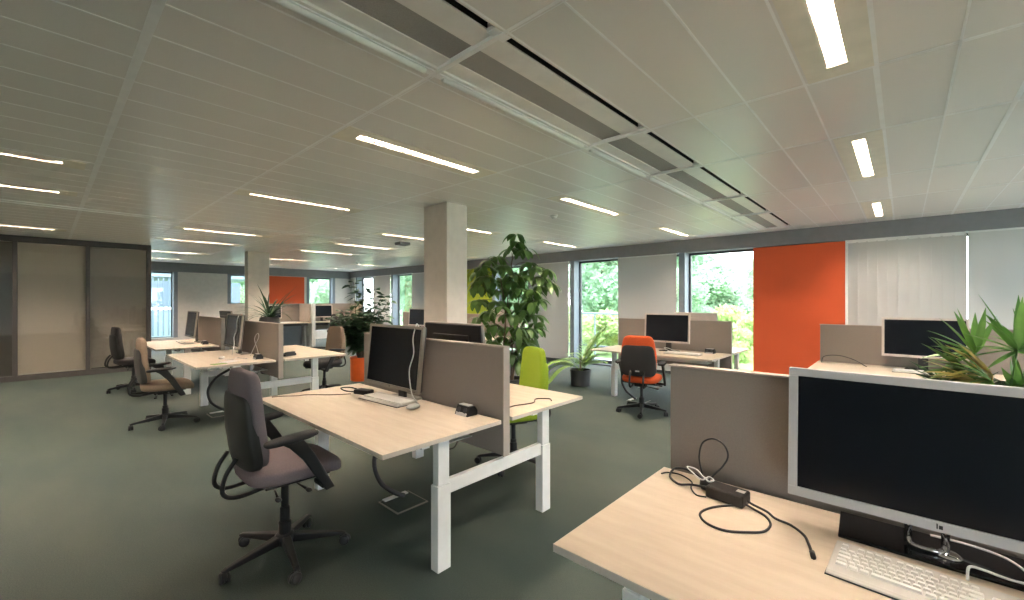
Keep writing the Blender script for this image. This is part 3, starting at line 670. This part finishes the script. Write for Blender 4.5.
# ------------------------------------------------------------------ office chairs
def make_chair(label, fabric, shell, topfab, seatfab, arms=True, hi=0.0, wide=1.0):
    t = thing('office_chair', label, 'chair')
    zs = .50+hi
    def seatfn(p):
        q = p.copy(); fx = p.x/.25
        if fx > .4: q.z -= (fx-.4)**2*.09
        if p.z > 0: q.z -= .012*(1-min(1, (p.x/.2)**2))*(1-min(1, (p.y/.2)**2))
        q.y *= 1 - .10*max(0, -fx)**2
        return q
    MB().pillow((.02, 0, zs+.01), (.50, .48, .10), .42, .5, seatfn).build('seat', seatfab, t, smooth=True)
    MB().box((-.16, -.20, zs-.045), (.18, .20, zs-.03)).build('seat_pan', 'black', t, bevel=.006)
    def backfn(th):
        def f(p):
            h = p.z/.26     # -1..1
            wd = (1.04 - .16*max(0, -h-.35)**1.3*2 - .15*max(0, h+.3)**1.2)*wide
            y = p.y*wd
            x = p.x*th - .022*h + .030*(y/.21)**2*1.0 - .030*(1-h*h)*.0 - .022*math.cos(h*1.6) + .0
            return Vector((x, y, p.z))
        return f
    bk = MB().pillow((-.205, 0, zs+.325), (.075, .45, .52), .38, .30, backfn(1.0)).build('backrest', fabric, t, smooth=True)
    sh = MB().pillow((-.229, 0, zs+.262), (.062, .445, .40), .30, .26, backfn(1.0)).build('back_shell', shell, bk, smooth=True)
    # U shaped spine tubes
    m = MB()
    for s in (-1, 1):
        m.tube(spline([(-.08, s*.085, zs-.055), (-.25, s*.085, zs-.075), (-.325, s*.085, zs-.04), (-.315, s*.085, zs+.05), (-.265, s*.085, zs+.13)], 6), .012, 8)
    m.tube([(-.10, -.085, zs-.055), (-.10, .085, zs-.055)], .011, 8)
    m.build('back_support', 'black', t, smooth=True)
    if arms:
        for s in (-1, 1):
            a = MB()
            a.prism([(.12, zs-.10), (.17, zs-.09), (.06, zs+.12), (.0, zs+.215), (-.12, zs+.215), (-.07, zs+.18), (.0, zs+.10)], lambda p: Vector((p[0], s*.262, p[1])), lambda p: Vector((p[0], s*.290, p[1])))
            a.box((.10, min(s*.16, s*.285), zs-.085), (.16, max(s*.16, s*.285), zs-.06))
            ar = a.build('armrest', 'black', t, bevel=.006)
            MB().pillow((-.055, s*.272, zs+.228), (.27, .095, .034), .6, .6, lambda p: Vector((p.x, p.y, p.z + .010*(p.x/.13)))).build('arm_pad', 'blackfab', ar, smooth=True)
    m = MB().box((-.11, -.075, zs-.095), (.12, .075, zs-.045)); m.build('tilt_mechanism', 'black', t, bevel=.012)
    m = MB().tube([(.02, -.06, zs-.075), (.04, -.22, zs-.085)], .006, 6); m.pillow((.045, -.235, zs-.087), (.03, .05, .02), .8, .8); m.build('lever', 'black', t, smooth=True)
    m = MB().tube([(-.08, -.06, zs-.085), (-.10, -.20, zs-.10)], .006, 6); m.pillow((-.105, -.215, zs-.10), (.03, .05, .02), .8, .8); m.build('lever', 'black', t, smooth=True)
    MB().lathe([(.034, .10), (.034, .20), (.027, .205), (.027, zs-.24), (.020, zs-.235), (.020, zs-.09)], 18).build('gas_column', 'black', t, smooth=False)
    MB().lathe([(.05, .075), (.055, .12), (.038, .135)], 18).build('base_hub', 'black', t, smooth=True)
    for k in range(5):
        a = 2*PI*k/5 + .80; c, s = math.cos(a), math.sin(a)
        R = Matrix.Rotation(a, 4, 'Z')
        MB().prism([(.03, .078), (.32, .060), (.335, .072), (.31, .084), (.03, .128)], lambda p: R @ Vector((p[0], -.026+.012*(p[0]/.3), p[1])), lambda p: R @ Vector((p[0], .026-.012*(p[0]/.3), p[1]))).build('base_leg', 'black', t, bevel=.006)
        cs = MB(); Rc = R @ Matrix.Translation((.315, 0, 0)) @ Matrix.Rotation(.7*k, 4, 'Z')
        for s2 in (-1, 1): cs.lathe([(.010, -.010), (.026, -.010), (.030, -.004), (.030, .004), (.026, .010), (.010, .010)], 16, (0, 0, 0), Rc @ Matrix.Translation((-.012, s2*.013, .030)) @ Matrix.Rotation(PI/2, 4, 'X'))
        cs.pillow((0, 0, 0), (.058, .020, .05), .8, .8, lambda p: Rc @ (p + Vector((-.006, 0, .042))), 12, 8)
        cs.tube([R @ Vector((.315, 0, .05)), R @ Vector((.315, 0, .075))], .008, 8)
        cs.build('caster', 'black', t, smooth=True)
    return t
c1 = make_chair('mauve-grey office chair with black arms at the middle desk, nearest chair', 'mauve', 'shell', 'mauve', 'mauve', hi=.025)
c1.location = (.945, 2.67, 0); c1.rotation_euler = (0, 0, math.radians(-1))
c2 = make_chair('tan office chair with black arms at the second desk row on the left', 'brownfab', 'shell', 'brownfab', 'brownfab', hi=-.03)
c2.location = (.97, 6.55, 0); c2.rotation_euler = (0, 0, math.radians(-4))
c3 = make_chair('dark office chair beside the farthest left desk by the glass partition', 'greyfab', 'shell', 'greyfab', 'greyfab', arms=False, hi=-.02)
c3.location = (.98, 9.45, 0); c3.rotation_euler = (0, 0, math.radians(5))
c4 = make_chair('brown-grey office chair left of the orange plant pot, facing its desk', 'brownfab', 'brownfab', 'brownfab', 'greyfab', hi=-.02)
c4.location = (3.05, 6.92, 0); c4.rotation_euler = (0, 0, math.radians(188))
c5 = make_chair('orange office chair with black back shell by the window desk', 'orangefab', 'blackfab', 'orangefab', 'orangefab', hi=-.045)
c5.location = (5.36, 2.57, 0); c5.rotation_euler = (0, 0, math.radians(14))
bk5 = [k for k in kids(c5) if k.name.startswith('backrest')][0]
MB().box((-.272, -.025, .58), (-.260, .025, .595)).build('logo_tag', 'silver', [k for k in kids(bk5)][0])
c6 = make_chair('lime green office chair on the far side of the middle desk', 'limefab', 'limefab', 'limefab', 'limefab', arms=False, hi=-.03)
c6.location = (2.88, 2.62, 0); c6.rotation_euler = (0, 0, math.radians(156))

# ------------------------------------------------------------------ rear cubicles
def make_cubicle(x0, x1, side, label):
    t = thing('cubicle_desk', label, 'desk', (x0, 14.05, 0)); L = x1-x0
    MB().box((.0, .0, .775), (L, .82, .80)).build('desktop', 'wood', t, bevel=.002)
    MB().box((0, .82, .5), (L, .87, 1.40)).build('privacy_screen', 'taupe', t, bevel=.005)
    MB().box((.05, .1, .70), (L-.05, .16, .775)).build('support_rail', 'greypot', t)
    for x in (.06, L-.06): MB().box((x-.03, .3, 0), (x+.03, .6, .775)).build('leg', 'white_metal', t, bevel=.004)
    return t
cu1 = make_cubicle(4.25, 5.76, 0, 'rear cubicle desk left of the white post, under the orange panel')
MB().box((.75, .45, 0), (1.40, .50, .76)).build('modesty_panel', 'mullion', cu1)
MB().box((1.46, 0, .8), (1.505, .82, 1.40)).build('side_screen', 'taupe_trim', cu1)
cu2 = make_cubicle(5.88, 7.55, 1, 'rear cubicle desk right of the white post, behind the dark bushy plant')
MB().box((1.62, .0, .8), (1.665, .82, 1.40)).build('side_screen', 'taupe_trim', cu2)
pst = MB().box((5.765, 13.98, 0), (5.875, 14.04, 1.42)).box((5.80, 14.04, 0), (5.84, 14.90, 1.40)).build('divider_post', 'white_metal', bevel=.004); tag(pst, 'white upright end post between the two rear cubicle desks', 'post')
cm = dup(rm, (4.72, 14.55, .801), -PI/2, 'dark monitor on the rear cubicle desk under the orange panel')
cm.rotation_euler = (0, 0, math.radians(90))
cm2 = dup(rm, (6.35, 14.55, .801), math.radians(90), 'monitor on the rear cubicle desk right of the white post')
pk2 = dup(pk, (5.15, 14.3, .801), math.radians(90), 'white keyboard on the rear cubicle desk left of the white post')
c7 = dup(c3, (6.5, 13.9, 0), math.radians(80), 'dark office chair under the rear cubicle desk right of the white post')

# ------------------------------------------------------------------ plants
def leaf(mb, base, d, length, width, droop=.3, roll=0, n=5, fold=.15, tip=1.0, prof=None):
    d = Vector(d).normalized(); p = Vector(base); side = d.cross(Vector((0, 0, 1)))
    if side.length < 1e-3: side = Vector((1, 0, 0))
    side.normalize(); side = Matrix.Rotation(roll, 3, d) @ side
    vs = []; cur = d.copy(); step = length/n
    for i in range(n+1):
        t = i/n
        w = width*(prof(t) if prof else math.sin(PI*min(1, t*.96+.02))**.8)*.5
        up = side.cross(cur).normalized()
        vs += [p - side*w + up*w*fold*-1, p.copy(), p + side*w + up*w*fold*-1]
        vs[-3] += -up*0; p = p + cur*step
        cur = (cur + Vector((0, 0, -droop/n))).normalized()
    fs = []
    for i in range(n):
        a = i*3; fs += [(a, a+1, a+4, a+3), (a+1, a+2, a+5, a+4)]
    mb.add(vs, fs)
def rnd(a, b): return random.uniform(a, b)
def pot(t, r0, r1, h, m, soil=True, square=False):
    MB().lathe([(r0*.9, 0), (r0, .01), (r1, h-.02), (r1+.006, h-.015), (r1+.006, h), (r1-.012, h), (r1-.02, h-.04)], 32).build('pot', m, t, smooth=False)
    MB().lathe([(r1-.022, h-.05), (r1-.024, h-.035)], 24).build('soil', 'soil', t)

# dark bushy plant in orange pot
t = thing('potted_ficus', 'dark bushy plant in a bright orange cylindrical pot', 'plant', (4.0, 7.52, 0)); random.seed(3)
pot(t, .185, .188, .44, 'orangepot')
st, lv = MB(), MB()
def ficus_branch(top, dense, base=(0, 0, .40)):
    top = Vector(top); b0 = Vector(base)+Vector((rnd(-.05, .05), rnd(-.05, .05), 0)); mid = (b0+top)/2 + Vector((rnd(-.05, .05), rnd(-.05, .05), .12))
    pts = spline([b0, mid, top], 10); st.tube(pts, .010, 6, .004)
    for i, p in enumerate(pts):
        if i < 5: continue
        for _ in range(dense):
            a = rnd(0, 2*PI); d = Vector((math.cos(a), math.sin(a), rnd(-.3, .5)))
            q = p + d*rnd(.0, .07); leaf(lv, q, d, rnd(.12, .19), rnd(.065, .095), rnd(.4, 1.2), rnd(-.6, .6), 4)
sdir = Vector((math.sin(math.radians(42.5)), -math.cos(math.radians(42.5)), 0)); fdir = Vector((math.cos(math.radians(42.5)), math.sin(math.radians(42.5)), 0))
for s_, f_, z_, dn in ((-.50, 0, 1.18, 3), (-.62, .1, 1.12, 2), (-.35, -.1, 1.28, 4), (-.22, .15, 1.10, 4), (-.1, -.2, 1.18, 5), (0, .1, 1.25, 5), (.12, -.1, 1.22, 5), (.22, .2, 1.15, 4), (.35, 0, 1.30, 4), (.30, -.15, 1.05, 4), (-.30, .2, .95, 4), (.1, .0, .9, 5), (-.1, .0, .8, 5), (.25, .1, .8, 4), (-.28, -.1, .75, 4), (.48, .05, 1.22, 2), (.42, .0, 1.55, 2), (.55, .1, 1.50, 2), (.30, .05, 1.72, 2), (-.15, 0, 1.84, 2), (-.08, .1, 1.74, 2), (.05, .1, 1.80, 1), (0, -.05, 1.0, 6), (.15, .15, 1.0, 6), (-.45, .1, 1.0, 3)):
    ficus_branch(sdir*s_*.92 + fdir*f_ + Vector((0, 0, z_)), dn)
st.build('stems', 'bark', t, smooth=True); lv.build('foliage', 'leaf_dark', t, smooth=True)

# tall leafy plant with compound drooping leaves
t = thing('umbrella_tree', 'tall green plant with big drooping leaves right of the nearest column', 'plant', (4.6, 4.25, 0)); random.seed(11)
pot(t, .18, .21, .36, 'greypot')
st, lv = MB(), MB()
def rosette(p, n, L, w, out=None):
    for k_ in range(n):
        a = 2*PI*k_/n + rnd(-.25, .25); d = Vector((math.cos(a), math.sin(a), rnd(-.25, .25)))
        if out: d += Vector(out)*.5
        leaf(lv, Vector(p)+d*.015, d, L*rnd(.8, 1.1), w*rnd(.85, 1.1), rnd(1.6, 3.2), rnd(-.3, .3), 6)
trunks = [spline([(.03, 0, .3), (.06, .02, .9), (.0, .05, 1.5), (.05, .0, 2.15)], 10), spline([(-.04, .03, .3), (-.08, .05, .8), (-.10, .0, 1.3), (-.18, .02, 1.8)], 10), spline([(.0, -.04, .3), (.08, -.05, .8), (.14, -.02, 1.2), (.22, .02, 1.7)], 10)]
for tr in trunks: st.tube(tr, .016, 8, .007)
tg = []
for s_, f_, z_ in ((.10, 0, 2.46), (.12, 0, 2.34), (.02, .05, 2.26), (.24, .0, 2.24), (-.36, 0, 2.08), (-.22, .05, 2.14), (-.10, -.1, 2.0), (.30, .1, 2.05), (.42, 0, 1.98), (-.50, .05, 1.90), (-.40, -.15, 1.84), (-.15, .1, 1.82), (.05, -.1, 1.86), (.22, 0, 1.86), (.52, .05, 1.84), (.62, 0, 1.76), (-.56, 0, 1.70), (-.32, .1, 1.66), (.0, 0, 1.66), (.16, -.15, 1.66), (.36, .1, 1.64), (-.48, -.1, 1.50), (-.20, -.1, 1.48), (.05, .1, 1.46), (.28, 0, 1.46), (.44, -.1, 1.50), (-.36, .1, 1.34), (-.52, .1, 1.24), (-.06, -.12, 1.30), (.18, .1, 1.28), (.38, .05, 1.28), (-.25, 0, 1.14), (.02, 0, 1.10), (.24, -.1, 1.08), (.42, 0, 1.08), (-.42, 0, 1.02), (-.1, .1, .95), (.14, .05, .90), (.30, .05, .86), (.10, .1, .74), (.22, 0, .66), (-.02, -.1, .72)):
    q = sdir*s_*.92 + fdir*f_ + Vector((0, 0, z_))
    tr = min(trunks, key=lambda T: min((p-q).length for p in T)); p0 = min(tr, key=lambda p: (p-q-Vector((0, 0, -.15))).length)
    st.tube(spline([p0, (p0+q)/2+Vector((0, 0, .05)), q], 5), .004, 5, .0025)
    rosette(q, random.choice((5, 6, 7)), .27, .10)
    if z_ < 2.1: rosette(q+Vector((rnd(-.16, .16), rnd(-.16, .16), rnd(-.12, .12))), 5, .25, .095)
st.build('stems', 'bark', t, smooth=True); lv.build('foliage', 'leaf_mid', t, smooth=True)

# fronds helper (pinnate)
def frond(base, d, L, droop, lw, ll, m, parent, n=14):
    mb = MB(); d = Vector(d).normalized(); p = Vector(base); cur = d.copy(); pts = [p.copy()]
    for i in range(n):
        p = p + cur*L/n; cur = (cur+Vector((0, 0, -droop/n))).normalized(); pts.append(p.copy())
    mb.tube(pts, .004, 5, .0015)
    for i in range(4, n+1):
        tt = i/n; c = (pts[i]-pts[i-1]).normalized(); sd = c.cross(Vector((0, 0, 1))).normalized()
        for s_ in (-1, 1):
            leaf(mb, pts[i], c*.75 + sd*s_*.8, ll*math.sin(PI*(.15+.8*tt))*1.0, lw, .6, 0, 3)
    mb.build('frond', m, parent, smooth=True)
t = thing('potted_palm', 'small bright green palm in a low charcoal pot by the window', 'plant', (6.38, 4.21, 0)); random.seed(5)
pot(t, .165, .18, .28, 'greypot')
for a_, el, L, dr in ((10, 1.6, .95, 1.2), (-30, 2.0, 1.0, .9), (-60, 1.7, .95, 1.0), (60, .9, .7, 1.5), (130, 1.0, .72, 1.8), (150, .8, .8, 2.4), (118, .9, .75, 2.2), (200, 1.6, .6, 1.2), (-90, 1.5, .7, 1.4), (-45, 2.2, .85, .8), (-20, 1.0, .6, 1.6), (250, 1.2, .55, 1.4)):
    a = math.radians(a_); frond((rnd(-.03, .03), rnd(-.03, .03), .24), (math.cos(a), math.sin(a), el*1.2), L, dr, .042, .25, 'leaf_bright', t, 18)
MB().tube([(0, 0, .2), (.01, 0, .42)], .02, 8, .012).build('stem', 'bark', t, smooth=True)

# lady palm behind the foreground monitor
t = thing('lady_palm', 'fan-leaved palm with yellowing tips at the right edge, above the foreground monitor', 'plant', (3.38, -.31, 0)); random.seed(9)
pot(t, .17, .20, .36, 'greypot')
def fan(q, base, ax, n, L, spread, m, w=.034, dr=.55):
    n += 4
    mb = MB(); q = Vector(q); b0 = Vector(base)
    mb.tube(spline([b0, (b0+q)/2+Vector((0, 0, .05)), q], 6), .004, 6)
    ax = (sdir*ax[0] + fdir*ax[1] + Vector((0, 0, ax[2]))).normalized()
    nn = (fdir + Vector((rnd(-.35, .35), rnd(-.35, .35), rnd(-.5, .1)))).normalized(); sd = ax.cross(nn).normalized()
    for k_ in range(n):
        a = -spread/2 + spread*k_/(n-1)
        d = ax*math.cos(a) + sd*math.sin(a) + fdir*rnd(-.25, .25)
        leaf(mb, q, d, L*.82*(.8+.2*math.cos(a))*rnd(.85, 1.08), w, dr*rnd(.6, 1.3), rnd(-.4, .4), 6, .35, prof=lambda t_: min(1, t_*5+.2)*min(1, (1-t_)*2.4+.05))
    mb.build('frond', m, t, smooth=True)
for s_, f_, z_, ax, n, L, sp, m in ((.13, -.05, 1.25, (-.1, 0, 1), 11, .38, 3.5, 'leaf_palm'), (.02, .05, 1.22, (-.7, 0, .7), 8, .34, 2.2, 'leaf_palm'), (.26, .0, 1.22, (.4, 0, 1), 9, .34, 3.0, 'leaf_palm'),
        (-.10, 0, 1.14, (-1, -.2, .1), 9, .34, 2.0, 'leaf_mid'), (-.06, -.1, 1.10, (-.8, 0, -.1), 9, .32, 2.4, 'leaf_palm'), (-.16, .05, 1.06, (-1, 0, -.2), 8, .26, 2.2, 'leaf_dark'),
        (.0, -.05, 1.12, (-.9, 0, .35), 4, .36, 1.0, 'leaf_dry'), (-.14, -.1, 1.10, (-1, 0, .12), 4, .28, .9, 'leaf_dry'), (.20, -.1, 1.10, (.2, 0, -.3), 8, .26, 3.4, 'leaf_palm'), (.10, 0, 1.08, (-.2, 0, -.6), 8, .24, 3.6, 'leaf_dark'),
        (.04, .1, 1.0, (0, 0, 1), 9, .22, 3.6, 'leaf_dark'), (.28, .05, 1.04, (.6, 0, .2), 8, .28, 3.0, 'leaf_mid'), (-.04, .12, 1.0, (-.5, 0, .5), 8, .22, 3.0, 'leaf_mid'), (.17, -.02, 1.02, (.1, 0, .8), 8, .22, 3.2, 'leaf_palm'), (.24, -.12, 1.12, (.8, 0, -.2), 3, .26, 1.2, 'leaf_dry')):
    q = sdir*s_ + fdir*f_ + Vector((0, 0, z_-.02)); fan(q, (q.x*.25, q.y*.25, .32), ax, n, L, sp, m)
MB().tube([(0, 0, .3), (.02, .0, 1.0)], .010, 8).tube([(.05, .03, .3), (.07, .06, .95)], .009, 8).tube([(-.04, .03, .3), (-.06, .02, .85)], .009, 8).build('canes', 'bark', t, smooth=True)

# spiky plant on tall black planter
t = thing('potted_dracaena', 'spiky narrow-leaved plant in a tall black planter behind the left desk divider', 'plant', (3.12, 9.65, 0)); random.seed(21)
MB().lathe([(.15, 0), (.16, .01), (.19, 1.08), (.18, 1.14), (.16, 1.16), (.15, 1.12)], 32).build('pot', 'black', t, smooth=True)
MB().lathe([(.155, 1.09), (.15, 1.11)], 20).build('soil', 'soil', t)
lv = MB()
for i in range(46):
    a = rnd(0, 2*PI); el = rnd(.15, 1.8); leaf(lv, (rnd(-.04, .04), rnd(-.04, .04), 1.11+rnd(0, .06)), (math.cos(a), math.sin(a), el), rnd(.50, .95), rnd(.03, .046), rnd(.5, 1.7), 0, 6, .3, prof=lambda t_: min(1, (1-t_)*1.6+.05))
lv.build('foliage', 'leaf_dark', t, smooth=True)

# ------------------------------------------------------------------ outside
struct('trim_21', MB().box((XR+.4, -14, -.4), (11.6, 22, -.28)).box((-14, YB+.4, -.4), (XR+.4, 22, -.28)).box((-14, -14, -.4), (XR+.4, YN-.25, -.28)).box((-14, YN-.25, -.4), (XL-.25, 22, -.28)), 'bounce_ground')  # pale terrace added outside to bounce daylight up onto the ceiling
bpy.data.objects['trim_21'].name = 'added_bounce_terrace'
struct('trim_20', MB().box((-40, -40, -.5), (60, 60, -.4)), 'grass')
bpy.data.objects['trim_20'].name = 'ground'
random.seed(33)
def leafball(cx, cy, cz, rx, rz, n, size, mb):
    for _ in range(n):
        u = Vector((random.gauss(0, 1), random.gauss(0, 1), random.gauss(0, 1))).normalized()*rnd(.35, 1.05)
        c = Vector((cx+u.x*rx, cy+u.y*rx, cz+u.z*rz)); a = Vector((random.gauss(0, 1), random.gauss(0, 1), random.gauss(0, 1))).normalized(); b2 = a.orthogonal().normalized()*size*rnd(.6, 1.2); a = a*size*rnd(.6, 1.2)
        mb.add([c-a, c-b2*.6, c+a, c+b2*.6], [(0, 1, 2, 3)])
def make_tree(name, h, r, m, label, group, leafsize=.11, n=420, cat='tree'):
    t = thing(name, label, cat, (0, 0, -.3), 0, group); mb = MB(); tk = MB()
    tk.tube(spline([(0, 0, 0), (.08, .05, h*.4), (0, 0, h*.8)], 6), .05*h/3, 8, .03)
    for i in range(16):
        a = rnd(0, 2*PI); zz = rnd(.22, .88)*h; rr = r*rnd(.2, .75)*math.sin(PI*min(.95, zz/h*.9+.1))
        c = (rr*math.cos(a), rr*math.sin(a), zz); leafball(*c, r*.42, h*.15, n, leafsize, mb)
        tk.tube([(0, 0, zz*.7), c], .02*h/3, 5, .008)
    leafball(0, 0, h*.86, r*.4, h*.13, n, leafsize, mb)
    tk.build('trunk', 'bark', t, smooth=True); mb.build('crown', m, t)
    return t
tA = make_tree('broadleaf_tree', 6.6, 2.4, 'tree1', 'tall green tree in the garden outside the windows', 'garden trees', .13, 900)
tB = make_tree('broadleaf_tree', 5.2, 2.2, 'tree2', 'pale green tree in the garden outside the windows', 'paler garden trees', .12, 800)
tA.location = (17.6, 10.4, -.4); tB.location = (22.5, 6.9, -.4); tB.scale = (1, 1, .74)
for x, y, s_, src, zz in ((16.6, 14.6, 1, tA, 1), (21.4, 18.6, 1.1, tA, 1), (22.8, 13.0, .95, tA, 1), (18.3, 7.3, .6, tA, .85), (27.0, 4.9, .9, tB, .85), (28.5, 10.4, 1, tA, 1.1), (15.2, 21.4, .9, tA, 1), (11.5, 25.0, .7, tB, 1), (19.5, 26.5, 1.0, tA, 1), (30, 17, 1.2, tA, 1), (34, 7.0, 1.0, tB, 1.0), (23.0, 2.2, .8, tB, .8), (9.6, 36.5, .9, tA, .9), (13.4, 30.2, 1, tA, .9)):
    c = dup(src, (x, y, -.4), rnd(0, 6)); c.scale = (s_, s_, s_*zz)
sA = make_tree('garden_shrub', 1.5, 1.1, 'shrub', 'bright yellow-green shrub outside the windows', 'garden shrubs', .09, 300, 'shrub')
sA.location = (13.2, 7.6, -.3)
for x, y, s_ in ((13.4, 5.4, .8), (12.6, 3.6, .8), (15.0, 3.2, 1.0), (14.6, 10.4, 1.1), (15.8, 6.6, .9), (12.6, 12.6, .9), (17.5, 4.9, 1.1), (18, 2.2, 1.0), (13.4, 16.5, 1)):
    c = dup(sA, (x, y, -.3), rnd(0, 6)); c.scale = (s_, s_, s_)
def railing(x0, y0, x1, y1, label, z=1.15):
    t = thing('terrace_railing', label, 'railing', (x0, y0, -.3)); d = Vector((x1-x0, y1-y0, 0)); n = max(2, int(d.length/1.1))
    MB().tube([(0, 0, z), tuple(d+Vector((0, 0, z)))], .03, 8).build('handrail', 'mullion', t)
    MB().tube([(0, 0, .4), tuple(d+Vector((0, 0, .4)))], .02, 8).build('lower_rail', 'mullion', t)
    for i in range(n+1):
        p = d*i/n; MB().tube([(p.x, p.y, 0), (p.x, p.y, z)], .022, 8).build('post', 'mullion', t)
railing(11.5, 5.8, 11.5, 8.3, 'grey garden railing seen through the window behind the small palm', 1.4)
railing(20.2, -1.0, 20.2, 4.4, 'thin grey railing seen through the wide window left of the orange panel', 1.3)
# neighbouring building behind the back wall
t = thing('neighbour_building', 'pale blue-grey building with vertical slats seen through the far-left windows', 'building', (-2, 25, -.3))
MB().box((0, 0, 0), (9.6, 6, 1.3)).box((0, 0, 2.9), (9.6, 6, 3.3)).box((0, 1.0, 1.3), (4.6, 6, 2.9)).build('wall', 'facade', t)
m = MB()
for i in range(36): m.box((.1+i*.19, -.06, 0.2), (.15+i*.19, 0.0, 2.85))
m.build('slats', 'facade_slat', t)
MB().box((-.3, -.4, 3.3), (9.9, 6.2, 3.5)).build('roof', 'facade_slat', t)
for i in range(4): MB().box((1+i*2.1, -.02, 1.5), (2.4+i*2.1, 0.02, 2.7)).build('window_pane', 'facade_slat', t)
